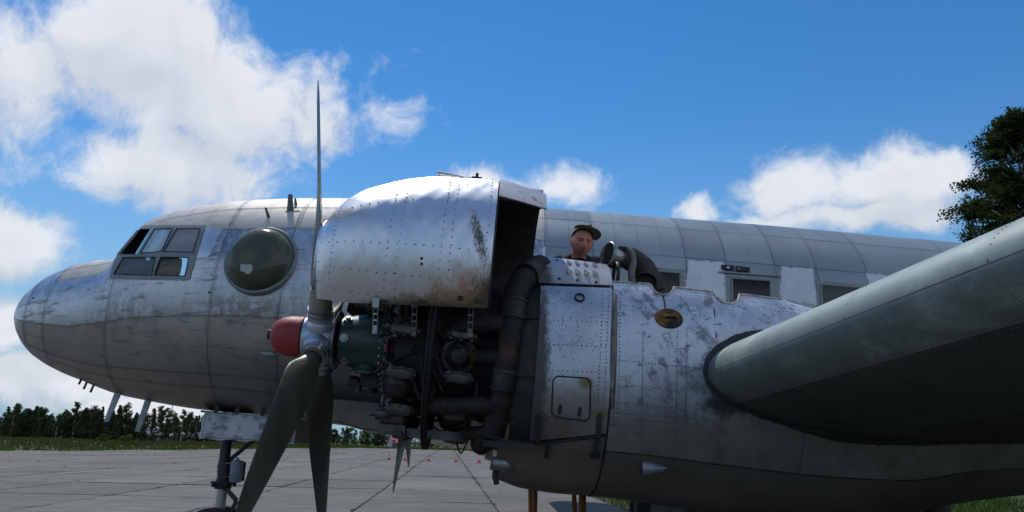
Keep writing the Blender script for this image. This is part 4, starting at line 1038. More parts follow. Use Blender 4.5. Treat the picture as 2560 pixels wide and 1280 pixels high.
    obj('mount_plate', MB().box(L(1.40, Y0-.52, -.64), .16*AX, .18*AY, .02*AU), M['soot'], root)
    for (a, b) in (((1.36, -.45, .35), (1.62, -.55, .50)), ((1.36, -.45, -.2), (1.62, -.5, -.35)), ((1.36, .2, .4), (1.62, .4, .6)), ((1.36, -.1, .5), (1.62, -.2, .68))):
        obj('engine_mount', MB().tube([L(a[0], Y0+a[1], a[2]), L(b[0], Y0+b[1], b[2])], .028, 10), M['soot'], root)
    obj('oil_tank', MB().lathe(L(1.52, Y0+.1, .30), AY, [(-.35, .02), (-.35, .15), (-.3, .2), (.3, .2), (.35, .15), (.35, .02)], 28), M['engine_dark'], root)
    # louvres
    def on(px, py): return hit(px, py, NBVH)
    for (px, py, h) in [(1420, 660, 11), (1441, 662, 11), (1462, 664, 11), (1484, 666, 11), (1420, 681, 17), (1441, 683, 17), (1463, 685, 17), (1485, 687, 17)]:
        p, n = on(px, py); tv = np.cross(AX, n); tv /= np.linalg.norm(tv); hh = h/375/2*1.25; g = []
        for k in np.linspace(0, 1, 8):
            g.append([p+n*.004+AX*(-.008+.036*k)+tv*hh*math.cos(a)*(1-.25*k)+n*(.030*(1-k)**.8*math.sin(a)) for a in np.linspace(0, math.pi, 12)])
        lo = obj('louvre', MB().grid(np.array(g)), M['nacelle_top'], lv, ang=60)
        obj('louvre_mouth', MB().add([p+n*.004-AX*.0062+tv*hh*.95*math.cos(a)+n*(.026*math.sin(a)) for a in np.linspace(0, math.pi, 12)], [tuple(range(12))]), M['black'], lv)
    for (px, py) in ((1398, 698), (1443, 702), (1490, 707), (1392, 652), (1441, 656), (1490, 661)):
        p, n = on(px, py)
        if p is None: continue
        obj('fastener', MB().lathe(p+n*.004, n, [(0, .012), (.004, .011), (.004, .005), (.001, .005), (.001, .0004)], 12), M['soot'], lv)
    # port, hatch and drain details on the side door
    p, n = on(1449, 745); obj('port', MB().lathe(p+n*.001, n, [(0, .036), (.012, .033), (.012, .026), (-.02, .024), (-.02, .0005)], 24), M['black'], door)
    q = [(1383, 940), (1476, 946), (1474, 1052), (1379, 1040)]
    ht = surf_patch('hatch', q, M['nacelle_door'], door, .003, .003, 10, 10, 0, NBVH)
    cor = []
    for a in range(4):
        A, B = np.array(q[a], float), np.array(q[(a+1) % 4], float)
        for tt in np.linspace(.10, .90, 9): cor.append(A*(1-tt)+B*tt)
    pl = []
    for w in cor: h, nn = on(*w); pl.append(h+nn*.006)
    obj('hatch_gap', MB().tube(pl+[pl[0]], .0055, 6), M['black'], ht)
    for (px, py) in ((1400, 1023), (1449, 1029)):
        h, nn = on(px, py); tv = np.cross(AX, nn); tv /= np.linalg.norm(tv)
        ring = []
        for a in np.linspace(0, 2*math.pi, 20, endpoint=False): ring.append(h+nn*.0075+AX*.012*math.cos(a)+tv*(.012*math.sin(a)+.020*np.sign(math.sin(a))))
        obj('hatch_slot', MB().add(ring, [tuple(range(20))]), M['soot'], ht)
    # raised strip along the joint
    g = []
    for k in np.linspace(0, 1, 40):
        py = 737+(1022-737)*k; w = 8.5*math.sin(math.pi*min(1, .12+k*.80))**.6; xc = 1537-6*k+(-.0)*k
        xs = [xc-w, xc-w*.5, xc, xc+w*.5, xc+w]; row = []
        for i, x in enumerate(xs): h, nn = on(x, py); row.append(h+nn*(.003+.016*(1-((i-2)/2)**2)))
        g.append(row)
    obj('joint_strip', MB().grid(np.array(g)), M['strip_brown'], root, fix=True)
    # straps and latches
    def strap(a, b, w, mat, name='strap', off=.012):
        P = [np.array(a)+(np.array(b)-np.array(a))*t for t in np.linspace(0, 1, 5)]; mbx = MB(); gg = []
        for pp in P:
            h, nn = on(pp[0]-w/2, pp[1]); h2, n2 = on(pp[0]+w/2, pp[1]); gg.append([h+nn*off, h2+n2*off])
        G = np.array(gg); nn = on(*P[2])[1]
        return obj(name, MB().shell(G+nn*.006, G-nn*.010), mat, root, fix=True)
    strap((1346, 1036), (1344, 1108), 9, M['soot']); strap((1369, 1107), (1366, 1142), 11, M['soot']); strap((1242, 1098), (1240, 1121), 10, M['soot'])
    strap((1498, 1032), (1495, 1092), 12, M['strut_dark']); strap((1493, 1096), (1487, 1134), 12, M['strut_dark']); strap((1497, 1026), (1498, 1042), 28, M['olive_tab'], 'latch_tab', .004); strap((1487, 1130), (1487, 1145), 26, M['strut_dark'], 'latch_tab', .004)
    # exhaust stub, hose, and scoop
    a, b = LW(1226, 1158, -4.72), LW(1284, 1170, -4.70)
    obj('drain_stub', MB().tube(smoothpath([LW(1227, 1157, -4.72), LW(1245, 1160, -4.72), LW(1265, 1166, -4.71), LW(1286, 1172, -4.66)], 5), [.043]*5+[.044]*5+[.04, .035, .03, .022, .014, .008], 18), M['pipe_alu'], root)
    obj('drain_mouth', MB().lathe(LW(1226, 1157, -4.722), -AX, [(.001, .0005), (.001, .034)], 16), M['black'], root)
    obj('rubber_hose', MB().tube([LW(1240, 1172, -4.70), LW(1237, 1190, -4.70), LW(1242, 1210, -4.69)], .019, 10), M['rubber'], root)
    g = []
    for k in np.linspace(0, 1, 14):
        r = .050*(1-k)**.55+.001; p, n = on(1603+66*k, 1168+3*k); tv = np.cross(AX, n); tv /= np.linalg.norm(tv)
        g.append([p+tv*r*math.cos(q)+n*r*1.1*math.sin(q) for q in np.linspace(0, math.pi, 16)])
    obj('skin_scoop', MB().grid(np.array(g)), M['hub'], root, ang=60)
    p, n = on(1603, 1168); tv = np.cross(AX, n); tv /= np.linalg.norm(tv)
    obj('scoop_mouth', MB().add([p+AX*.003+tv*.047*math.cos(q)+n*.05*math.sin(q) for q in np.linspace(0, math.pi, 16)], [tuple(range(16))]), M['soot'], root)
    # filler well with rusty ring
    p, n = on(1672, 796); tv = np.cross(AX, n); tv /= np.linalg.norm(tv)
    fr = obj('filler_ring', MB().lathe(p, n, [(-.005, .095), (.006, .092), (.010, .085), (.002, .070), (.006, .055), (.014, .05), (.014, .0005)], 36, sq=(.80, 1.0), ref=tv), M['rust_ring'], root)
    obj('filler_cap', MB().box(p+n*.016+AX*.008, .030*AX, .010*tv, .007*n), M['soot'], fr)
    obj('cap_handle', MB().tube([p+n*.02-AX*.03, p+n*.032-AX*.02, p+n*.034+AX*.035, p+n*.02+AX*.045], .009, 8), M['rust_ring'], fr)
    obj('seam_strip', MB().tube([on(x, y)[0]+on(x, y)[1]*.001 for x, y in ((1657, 738), (1661, 755), (1664, 775))], .005, 5), M['black'], root)
    obj('seam_strip', MB().tube([on(x, y)[0]+on(x, y)[1]*.001 for x, y in ((1783, 732), (1786, 780), (1791, 845))], .0045, 5), M['soot'], root)
    obj('seam_strip', MB().tube([NSf(s, R(-35.2), .001) for s in np.linspace(2.02, 4.5, 30)], .004, 5), M['soot'], root)
    obj('seam_strip', MB().tube([NSf(2.013, q, -.002) for q in np.linspace(R(-88), R(35), 40)], .006, 5), M['black'], root)
    # rivets
    riv = MB()
    def rows(pxa, pxb, nn, r=.006):
        for tt in np.linspace(0, 1, nn):
            x, y = pxa[0]+(pxb[0]-pxa[0])*tt, pxa[1]+(pxb[1]-pxa[1])*tt; h, m = on(x+RNG.normal(0, .5), y+RNG.normal(0, .5))
            if h is not None: riv.dome(h+m*.0005, m, r*RNG.uniform(.8, 1.2), .0035)
    for x in (1365, 1507, 1522): rows((x, 730), (x-14, 1075), 38)
    for y in (800, 860, 925): rows((1360, y), (1515, y+6), 14)
    for y in (1005, 1043, 1060, 1078, 1095): rows((1525, y), (1700, y+16), 20)
    for y in (1030, 1140): rows((1525, y), (1790, y+22), 30)
    for x in (1550, 1608, 1694, 1718): rows((x, 745 if x < 1600 else 830), (x-5, 1130), 44)
    rows((1540, 760), (1760, 790), 22); rows((1540, 900), (1745, 920), 26); rows((1700, 742), (2040, 790), 34); rows((1700, 735), (2040, 772), 40)
    rows((1515, 1100), (1500, 1225), 18, .005); rows((1405, 1120), (1500, 1112), 12); rows((1385, 942), (1470, 950), 12, .004)
    for _ in range(150):
        x, y = RNG.uniform(1360, 1500), RNG.uniform(725, 1070); h, m = on(x, y); riv.dome(h+m*.0005, m, RNG.uniform(.003, .007), .002)
    obj('rivets', riv, M['rivet_dark'], root, smooth=False, kind='stuff')
    # intake duct standing in the open top
    dy = -4.25
    ax_ = AX+.42*AY-.12*AU; o = LW(1520, 637, dy-.06)
    dk = obj('intake_duct', MB().tube(smoothpath([LW(1524, 638, dy-.04), LW(1570, 645, dy+.03), LW(1600, 665, dy+.03), LW(1622, 700, dy), LW(1630, 730, dy)], 6), [.082]*6+[.088]*6+[.095]*6+[.10]*7, 20), M['duct'], root)
    obj('duct_ring', MB().lathe(o, ax_, [(.10, .075), (.10, .088), (.02, .088), (.015, .098), (-.005, .100), (-.012, .094), (-.008, .086), (.03, .080), (.09, .072)], 32), M['steel'], dk)
    obj('duct_flange', MB().lathe(LW(1612, 705, dy-.12), LW(1612, 705, dy-.16)-LW(1612, 700, dy-.12)+np.array([0, 0, .02]), [(0, .075), (.015, .078), (.02, .070), (0, .066), (-.04, .064), (-.04, .001)], 28, sq=(.9, 1.2)), M['duct'], dk)
    obj('duct_hose', MB().tube(smoothpath([LW(1568, 620, dy-.10), LW(1580, 632, dy-.13), LW(1584, 655, dy-.15), LW(1579, 678, dy-.16), LW(1580, 706, dy-.15)], 6), [.018]*8+[.022]*6+[.026]*11, 10), M['hose'], dk)
    obj('duct_clip', MB().tube([LW(1545, 620, dy-.1), LW(1568, 622, dy-.1)], .018, 8), M['black'], dk)
    mb = MB()
    for k in range(6): mb.tube(smoothpath([LW(1560+RNG.uniform(-8, 8), 630+RNG.uniform(-8, 30), dy-.09), LW(1565+RNG.uniform(-10, 10), 650+RNG.uniform(-10, 20), dy-.11), LW(1570+RNG.uniform(-10, 14), 668+RNG.uniform(-10, 25), dy-.1)], 4), .006, 5)
    obj('duct_wire', mb, M['engine_alu'], dk, kind='stuff')
    obj('bay_bracket', MB().lathe(LW(1535, 690, dy-.25), AX, [(0, .10), (.012, .105), (.025, .10), (.012, .09), (0, .10)], 30), M['soot'], dk)
    return root
NAC = build_nacelle()

# ------------------------------------------------------------------ wings
def AFOIL(x): return 5*.17*(.2969*np.sqrt(x)-.1260*x-.3516*x**2+.2843*x**3-.1036*x**4)
def WP(y, x, low, off=0.0):
    """wing point: y span (negative = camera side), x chord fraction, low = lower surface"""
    y, x = np.broadcast_arrays(np.asarray(y, float), np.asarray(x, float)); d = np.maximum(np.abs(y)-4.83, -3.0)
    ch = np.where(np.abs(y) < 4.6, 3.95, 3.95-2.2*np.clip((np.abs(y)-4.6)/11.2, 0, 1)); tip = np.clip((15.8-np.abs(y))/.8, 0.02, 1)**.5
    le = 2.62+.012*d+(1-tip)*.5; ul = -.08+.032*np.maximum(d, 0)
    th = AFOIL(x)*ch*tip*np.where(np.abs(y) < 4.6, 1.0, 1.0-.25*np.clip((np.abs(y)-4.6)/11.2, 0, 1))
    sg = np.where(low, -1.0, 1.0)
    return L(le+ch*x*tip, y, ul+sg*(th*np.where(low, .95, 1.08)+off))
def build_wing(sd):
    X = np.concatenate([np.linspace(1, .02, 30)**1.6, [.0]]); 
    xs = np.concatenate([X, X[::-1][1:]]); lows = np.concatenate([np.zeros(31, bool), np.ones(30, bool)])
    ys = np.concatenate([np.linspace(4.55, 14.9, 40), np.linspace(15, 15.79, 12)])*sd
    wing = obj('wing', MB().grid(WP(ys[:, None], xs[None, :], lows[None, :], -.010)), M['wing_shade_low'], AIR, fix=True)
    g = .003
    # leading edge skin wraps the nose, upper skin and lower panels butt against it
    xe = .05; n = 24; xu = np.linspace(1, 0, n)**2*xe; xs2 = np.concatenate([xu, xu[::-1][1:]]); lo2 = np.concatenate([np.zeros(n, bool), np.ones(n-1, bool)])
    cuts = [4.56, 5.12, 9.6, 15.0]
    for a, b in zip(cuts[:-1], cuts[1:]):
        yy = np.linspace(a+g, b-g, 24)*sd
        obj('leading_edge_skin', MB().shell(WP(yy[:, None], xs2[None, :], lo2[None, :]), WP(yy[:, None], xs2[None, :]+.002, lo2[None, :], -.006)), M['wing_skin'], wing, fix=True)
    yc = [4.56, 5.7, 7.4, 9.2, 11.5, 15.0]; xc = [xe+.0012, .27, .46, .70, .985]
    for a, b in zip(yc[:-1], yc[1:]):
        for p, q in zip(xc[:-1], xc[1:]):
            yy = np.linspace(a+g, b-g, 12)*sd; xx = np.linspace(p+.0008, q-.0008, 10)
            for low in (True, False):
                obj('wing_panel', MB().shell(WP(yy[:, None], xx[None, :], low), WP(yy[:, None], xx[None, :], low, -.005)), (M['wing_shade_mid'] if p < .1 else M['wing_shade_low']) if low else M['wing_skin'], wing, fix=True)
    if sd < 0:
        riv = MB()
        for x in (xe-.005, xe+.006, .262, .278, .455, .468):
            for y in np.arange(4.9, 9.6, .035):
                p = WP(-y, x, True); riv.dome(p, -AU-.5*AX*(x < .1), .006, .003)
        for x in (.02,):
            for y in np.arange(4.9, 9.6, .9):
                for k in np.linspace(0, xe, 14): riv.dome(WP(-y, k, True), -AU*.7-AX, .005, .003); riv.dome(WP(-y, k, False), AU*.7-AX, .005, .003)
        obj('rivets', riv, M['rivet_dark'], wing, smooth=False, kind='stuff')
        # cracked sealant round the root, lying on the nacelle skin
        xs3 = np.concatenate([np.linspace(.34, 0, 70)**1.0, np.linspace(0.004, .62, 110)]); low3 = np.concatenate([np.zeros(70, bool), np.ones(110, bool)])
        A = []; B = []
        P = toL(WP(np.full(180, -4.83), xs3, low3, .0)); T = np.gradient(P[:, [0, 2]], axis=0); T /= np.linalg.norm(T, axis=1, keepdims=True)
        Nn = np.stack([T[:, 1], -T[:, 0]], -1)
        cen = np.array([P[:, 0].mean(), P[:, 2].mean()]); sgn = np.sign(((P[:, [0, 2]]-cen)*Nn).sum(1)); Nn *= sgn[:, None]
        wd = np.convolve(RNG.uniform(-.01, .05, 180), np.ones(15)/15, 'same')+RNG.uniform(-.002, .005, 180)+.008+.035*np.exp(-((np.arange(180)-112)/16)**2)+.02*np.exp(-((np.arange(180)-55)/10)**2); wd[125:] *= np.linspace(1, .15, 55); wd = np.maximum(wd, .004)
        def ony(s, u):
            a, bl, bu = ND(s); b = np.where(u > N_C, bu, bl); k = np.clip(1-np.abs((u-N_C)/b)**N_P, 0, 1); return Y0-a*k**(1/N_P)
        ra = []; rb = []; rm = []
        for i in range(180):
            s0, u0 = P[i, 0]-Nn[i, 0]*.015, P[i, 2]-Nn[i, 1]*.015; s1, u1 = P[i, 0]+Nn[i, 0]*wd[i], P[i, 2]+Nn[i, 1]*wd[i]; sm, um = (s0+s1)/2, (u0+u1)/2
            ra.append(L(s0, ony(s0, u0)-.03, u0)); rm.append(L(sm, ony(sm, um)-.014, um)); rb.append(L(s1, ony(s1, u1)-.003, u1))
        obj('root_sealant', MB().grid(np.array([ra, rm, rb]).transpose(1, 0, 2)), M['sealant'], wing, fix=True)
    return wing
WINGN = build_wing(-1); WINGF = build_wing(1)
def build_centre():
    X = np.linspace(1, 0, 30)**1.6; xs = np.concatenate([X, X[::-1][1:]]); lows = np.concatenate([np.zeros(30, bool), np.ones(29, bool)])
    ys = np.linspace(-4.2, 4.2, 20)
    obj('wing_centre', MB().grid(WP(ys[:, None], xs[None, :], lows[None, :], -.05)), M['wing_skin'], AIR, fix=True)
build_centre()
# far engine nacelle: closed cowling, hardly seen
def far_nacelle():
    prof = [(.12, .45), (.06, .50), (.05, .56), (.10, .62), (.3, .69), (.6, .73), (1.2, .74), (1.5, .74)]
    r = obj('nacelle', MB().lathe(L(0, -Y0, 0), AX, prof, 48), M['cowl_flap'], AIR)
    obj('nacelle_rear', MB().grid(NSf(np.linspace(1.4, 7.18, 40)[:, None], np.linspace(-math.pi, math.pi, 60)[None, :], 0, -Y0)), M['nacelle_skin'], r)
    obj('nacelle_front', MB().lathe(L(0, -Y0, 0), AX, [(.35, .0005), (.35, .5), (.14, .46)], 40), M['engine_dark'], r)
far_nacelle()
# ------------------------------------------------------------------ undercarriage
def wheel(par, c, r, w, name='wheel'):
    t = obj(name, MB().lathe(c, (0, 1, 0), [(-w*.35, r*.55), (-w*.5, r*.68), (-w*.48, r*.86), (-w*.3, r*.97), (0, r), (w*.3, r*.97), (w*.48, r*.86), (w*.5, r*.68), (w*.35, r*.55)], 40), M['rubber'], par)
    obj('rim', MB().lathe(c, (0, 1, 0), [(-w*.3, .001), (-w*.4, r*.2), (-w*.3, r*.5), (-w*.36, r*.57), (w*.36, r*.57), (w*.3, r*.5), (w*.4, r*.2), (w*.3, .001)], 28), M['strut_grey'], t)
def nose_gear():
    t0, t1 = LW(572, 1010, 0), LW(566, 1110, 0); b = LW(547, 1280, 0); d = (b-t1)/np.linalg.norm(b-t1)
    base = t1+d*((t1[2]-.40)/-d[2]) if d[2] < 0 else b
    root = obj('nose_gear', MB().tube([t0, t1, LW(561, 1150, 0), LW(560, 1165, 0), LW(559, 1205, 0)], [.062, .064, .064, .078, .072], 20), M['strut_dark'], AIR)
    p0 = LW(558, 1210, 0)
    obj('oleo_leg', MB().tube([p0, base], .058, 20), M['oleo'], root)
    mb = MB().lathe(p0, -d, [(-.055, .06), (-.055, .095), (.0, .105), (.012, .15), (.03, .15), (.034, .09), (.06, .08)], 24)
    for k in range(5):
        a = 1.2*k+.4; mb.lathe(p0+np.array([math.cos(a), math.sin(a), 0])*.13, (0, 0, 1), [(-.03, .001), (-.03, .022), (.03, .022), (.03, .001)], 8)
    obj('steering_collar', mb, M['black'], root)
    acc = obj('accumulator', MB().lathe(LW(588, 1203, -.12), (0, 0, 1), [(-.02, .02), (-.01, .066), (.0, .070), (.22, .070), (.235, .062), (.245, .02), (.27, .016), (.27, .001)], 24), M['accum'], root)
    obj('accumulator', MB().lathe(LW(600, 1200, .0), (0, 0, 1), [(-.01, .05), (.20, .05), (.22, .02), (.22, .001)], 20), M['strut_dark'], root)
    mb = MB()
    for f in (1158, 1192): mb.tube([LW(560, f, -.05), LW(585, f, -.12)], .010, 6)
    obj('clamp_rod', mb, M['pipe_alu'], root)
    obj('drag_brace', MB().tube([LW(560, 1165, 0), LW(577, 1148, .02), LW(640, 1095, .05), LW(700, 1050, .05)], .026, 10), M['strut_dark'], root)
    for sy in (-.07, .07):
        obj('torque_link', MB().bar(LW(566, 1222, sy), LW(592, 1252, sy), .02, .05).bar(LW(592, 1252, sy), LW(566, 1300, sy), .02, .05), M['strut_dark'], root)
    ax = base.copy()
    obj('axle', MB().tube([ax-AY*.28, ax+AY*.28], .05, 14), M['strut_dark'], root)
    for sy in (-.2, .2): wheel(root, ax+AY*sy, .40, .18)
    # bay doors
    for sy, nm in ((-.42, 'near'), (.42, 'far')):
        q = [LP(511, 1027, -.42), LP(745, 1041, -.42), LP(737, 1109, -.42), LP(500, 1097, -.42)]
        g = np.zeros((7, 15, 3))
        for j in range(7):
            for i in range(15):
                a, b_ = i/14, j/6; p = (q[0]*(1-a)+q[1]*a)*(1-b_)+(q[3]*(1-a)+q[2]*a)*b_
                if i == 0: p = p+np.array([.012*math.sin(j*2.1), 0, 0])
                if j == 6: p = p+np.array([0, 0, .010*math.sin(i*1.7)])
                y = sy*(1+.10*math.sin(math.pi*b_*.5)); g[j, i] = L(p[0], y, p[2])
        dr = obj('gear_door', MB().shell(g, g+AY*.022), M['door_white'] if sy < 0 else M['skin_low'], root, fix=True)
        if sy < 0:
            riv = MB()
            for i in np.linspace(.04, .96, 46):
                for b_ in (.06, .94): p = (q[0]*(1-i)+q[1]*i)*(1-b_)+(q[3]*(1-i)+q[2]*i)*b_; riv.dome(L(p[0], sy*(1+.1*math.sin(math.pi*b_*.5))-.001, p[2]), -AY, .008, .004)
            for b_ in np.linspace(.12, .88, 12):
                for i in (.03,): p = (q[0]*(1-i)+q[1]*i)*(1-b_)+(q[3]*(1-i)+q[2]*i)*b_; riv.dome(L(p[0], sy*(1+.1*math.sin(math.pi*b_*.5))-.001, p[2]), -AY, .008, .004)
            obj('rivets', riv, M['rivet_dark'], dr, smooth=False, kind='stuff')
        for i in (.12, .34, .62):
            p = q[0]*(1-i)+q[1]*i; obj('door_hinge', MB().bar(L(p[0], sy, p[2]-.02), L(p[0]+.01, sy*.95, p[2]+.10), .05, .02, up=AY), M['strut_dark'], dr)
    obj('gear_bay_lip', MB().box(L(-1.75, -.15, -.545), .28*AX, .22*AY, .012*AU), M['soot'], root)
    return root
nose_gear()
def main_gear(sy, lab):
    t0 = L(4.55, sy, -.6); b = np.array([L(4.45, sy, 0)[0], AO[1]+sy, .56])
    r = obj('main_gear', MB().tube([t0, (t0+b)/2], .09, 18), M['strut_dark'], AIR); r['label'] = lab
    obj('oleo_leg', MB().tube([(t0+b)/2, b+np.array([0, 0, .1])], .065, 16), M['oleo'], r)
    obj('axle', MB().tube([b-AY*.30, b+AY*.30], .06, 14), M['strut_dark'], r)
    for d in (-.24, .24): wheel(r, b+AY*d, .56, .26)
    if sy > 0: obj('drag_brace', MB().tube([b+np.array([0, 0, .45]), L(5.3, sy, -.55)], .035, 10), M['strut_dark'], r)
main_gear(Y0, 'main wheel leg under the near engine'); main_gear(-Y0, 'main wheel leg under the far engine')

# ------------------------------------------------------------------ work stand with rusty legs
def work_stand():
    x0, x1 = at(1337, 1250, 6.64)[0], at(1453, 1255, 6.64)[0]; ya, yb = 6.64, 7.32; zt = 1.66
    t = empty('work_stand', ((x0+x1)/2, (ya+yb)/2, 0)); tag(t, 'rusty steel work stand behind the nacelle, only its orange legs showing', 'work stand')
    for x in (x0, x1):
        for y in (ya, yb): obj('leg', MB().tube([(x*(1.10 if y > ya else 1), y, 0), (x, y, zt)], .022, 12), M['rust'], t)
    obj('deck', MB().box(((x0+x1)/2, (ya+yb)/2, zt+.02), ((x1-x0)/2+.06, 0, 0), (0, (yb-ya)/2+.06, 0), (0, 0, .02)), M['deck'], t, smooth=False)
    for x in (x0, x1):
        for z in (.25, .95): obj('brace', MB().tube([(x, ya, z), (x, yb, z+.02)], .014, 8), M['rust'], t)
    obj('ladder_rail', MB().tube([(x1+.028, ya+.02, 0), (x1+.028, ya+.02, zt)], .016, 10), M['rust'], t)
    for z in (.25, .60): obj('brace', MB().tube([(x0, yb, z), (x1, yb, z)], .014, 8), M['rust'], t)
    obj('guard_rail', MB().tube([(x0, yb, zt+1.0), (x1, yb, zt+1.0)], .014, 8), M['rust'], t)
    for x in (x0, x1): obj('rail_post', MB().tube([(x, yb, zt), (x, yb, zt+1.0)], .014, 8), M['rust'], t)
work_stand()
# ------------------------------------------------------------------ the man behind the nacelle
def vcol_mat(name, rough=.7, sss=0.0):
    m, t, b, out = new_mat(name); a = t.new('ShaderNodeAttribute'); a.attribute_name = 'Col'
    n = t.noise(coords(t), 90, 4, .6); c = t.mix(t.lin(n, .3, .7, 0, .18), a.outputs['Color'], (0, 0, 0, 1))
    t.link(c, b.inputs['Base Color']); b.inputs['Roughness'].default_value = rough; b.inputs['Specular IOR Level'].default_value = .2
    if sss: b.inputs['Subsurface Weight'].default_value = sss; b.inputs['Subsurface Radius'].default_value = (.012, .004, .002); b.inputs['Subsurface Scale'].default_value = 1.0
    return m
def build_person():
    HC = at(1455, 606, 6.60)                                     # centre of the head
    tocam = EYE-HC; tocam /= np.linalg.norm(tocam)
    up0 = np.array([0, 0, 1.0]); sd = np.cross(up0, tocam); sd /= np.linalg.norm(sd)      # towards picture right
    fw = tocam*math.cos(R(14))+sd*math.sin(R(14)); fw = fw+np.array([0, 0, .06]); fw /= np.linalg.norm(fw)
    xr = np.cross(up0, fw); xr /= np.linalg.norm(xr); zu = np.cross(fw, xr)
    k = R(-7); xr, zu = math.cos(k)*xr+math.sin(k)*zu, -math.sin(k)*xr+math.cos(k)*zu
    SC = 1.10
    def hp(p): p = np.asarray(p, float)*SC; return HC+xr*p[..., 0:1]+fw*p[..., 1:2]+zu*p[..., 2:3]
    # head in its own frame: x picture right, y out of the face, z up; eyes at z = 0.0
    n, m = 120, 90; th = np.linspace(0, 2*math.pi, n, endpoint=False); ph = np.linspace(.001, math.pi-.001, m)
    T, P = np.meshgrid(th, ph, indexing='xy')
    d = np.stack([np.sin(P)*np.sin(T), np.sin(P)*np.cos(T), np.cos(P)], -1)
    z = d[..., 2]; w = np.where(z > 0, .082, .084*(1-.26*np.clip(-z, 0, 1)**2.0))
    q = np.stack([d[..., 0]*w, d[..., 1]*np.where(d[..., 1] > 0, .094, .104)*np.where(z < 0, 1-.10*(-z)**2, 1), z*np.where(z > 0, .112, .122)], -1)
    jaw = np.clip((-q[..., 2]-.04)/.07, 0, 1)*np.clip(-q[..., 1]/.09, 0, 1); q[..., 2] += jaw*.055            # underside of the jaw rises to the back
    def g(c, s): return np.exp(-(((q-np.array(c))/np.array(s))**2).sum(-1))
    face = (q[..., 1] > 0)
    q[..., 1] += face*(.024*g((0, .09, -.028), (.011, .06, .020))+.012*g((0, .09, -.040), (.019, .06, .010))+.010*g((0, .09, -.005), (.008, .06, .020)))   # nose
    q[..., 1] += face*(.007*g((.028, .085, .020), (.024, .05, .008))+.007*g((-.028, .085, .020), (.024, .05, .008)))                       # brows
    q[..., 1] -= face*(.011*g((.031, .08, .002), (.018, .05, .011))+.011*g((-.031, .08, .002), (.018, .05, .011)))                       # sockets
    q[..., 1] += face*(.004*g((.031, .08, .001), (.011, .05, .006))+.004*g((-.031, .08, .001), (.011, .05, .006)))
    q[..., 1] += face*(.006*g((0, .09, -.066), (.022, .05, .006))+.006*g((0, .09, -.079), (.018, .05, .006))-.004*g((0, .09, -.0725), (.024, .05, .0025)))
    q[..., 1] += face*(.009*g((0, .08, -.105), (.024, .05, .016))); q[..., 0] += np.sign(q[..., 0])*.004*np.exp(-((np.abs(q[..., 0])-.055)/.02)**2-((q[..., 2]+.025)/.02)**2)*face
    mb = MB().grid(hp(q), closed=True)
    for sx in (-1, 1):                                            # ears
        mb.sphere(hp(np.array([sx*.083, -.012, -.012])), (.011*SC, .020*SC, .033*SC), 14, 10, ax=(xr+sx*.0, fw, zu))
    # neck, trunk, limbs
    sx_, fy = np.array([1.0, 0, 0]), np.array([0, -1.0, 0])       # body faces the camera
    nb = hp(np.array([0, -.03, -.10])); ch = np.array([HC[0]-.015, 6.78, HC[2]-.24])
    mb.tube([nb+np.array([0, 0, .05]), nb, (nb+ch)/2+np.array([0, .0, .0]), ch+np.array([0, 0, .02])], [.060, .062, .066, .075], 20)
    hipz = 2.62; deck = 1.70
    tors = [((HC[0]-.015, 6.77, HC[2]-.085), .078, .066), ((HC[0]-.015, 6.78, HC[2]-.105), .155, .078), ((HC[0]-.015, 6.79, HC[2]-.15), .215, .10), ((HC[0]-.015, 6.80, HC[2]-.28), .21, .115), ((HC[0]-.01, 6.84, HC[2]-.52), .175, .112), ((HC[0], 6.88, hipz+.08), .165, .108), ((HC[0], 6.90, hipz-.04), .178, .115), ((HC[0], 6.90, hipz-.12), .15, .10)]
    def ringsof(tr, off=0.0, n=28): return np.array([[np.array(c)+np.array([(a+off)*math.cos(2*math.pi*i/n), (b+off)*math.sin(2*math.pi*i/n), 0]) for i in range(n)] for c, a, b in tr])
    mb.grid(ringsof(tors), closed=True)
    arms = []
    for s in (-1, 1):
        sh = np.array([HC[0]-.015+s*.195, 6.80, HC[2]-.155]); el = sh+np.array([s*.06, -.02, -.29]); wr = np.array([HC[0]+s*.17, 6.58, HC[2]-.545])
        arms.append((sh, el, wr)); mb.tube(smoothpath([sh, (sh+el)/2+np.array([s*.01, 0, 0]), el, (el+wr)/2, wr], 5), [.058]*5+[.050]*5+[.043]*5+[.039]*5+[.028], 16)
        hd = wr-el; hd /= np.linalg.norm(hd); hd = np.array([hd[0]*.3, -1, .05]); hd /= np.linalg.norm(hd); lat = np.array([s*1.0, 0, 0])
        mb.sphere(wr+hd*.055, (.040, .052, .016), 14, 10)
        for f, (o, ln) in enumerate(((-.030, .070), (-.010, .080), (.011, .075), (.031, .058))):
            b0 = wr+hd*.085+lat*o; mb.tube([b0, b0+hd*ln*.5+np.array([0, 0, .006]), b0+hd*ln-np.array([0, 0, .014])], [.0095, .009, .0075], 10)
        b0 = wr+hd*.03-lat*.036; mb.tube([b0, b0-lat*.022+hd*.03, b0-lat*.022+hd*.058], [.012, .011, .009], 10)
        kn = np.array([HC[0]+s*.11, 6.87, 2.17]); an = np.array([HC[0]+s*.12, 6.97, deck+.09]); hp_ = np.array([HC[0]+s*.085, 6.90, hipz-.05])
        mb.tube(smoothpath([hp_, (hp_+kn)/2, kn, (kn+an)/2+np.array([0, .02, 0]), an], 5), [.090]*5+[.078]*5+[.062]*5+[.058]*5+[.042], 18)
        mb.tube([an+np.array([0, .05, -.05]), an+np.array([0, -.06, -.05]), an+np.array([0, -.17, -.062])], [.040, .044, .032], 14)
    me0 = mesh_of(mb, 'person', False)
    tmp = bpy.data.objects.new('person_tmp', me0); COL.objects.link(tmp)
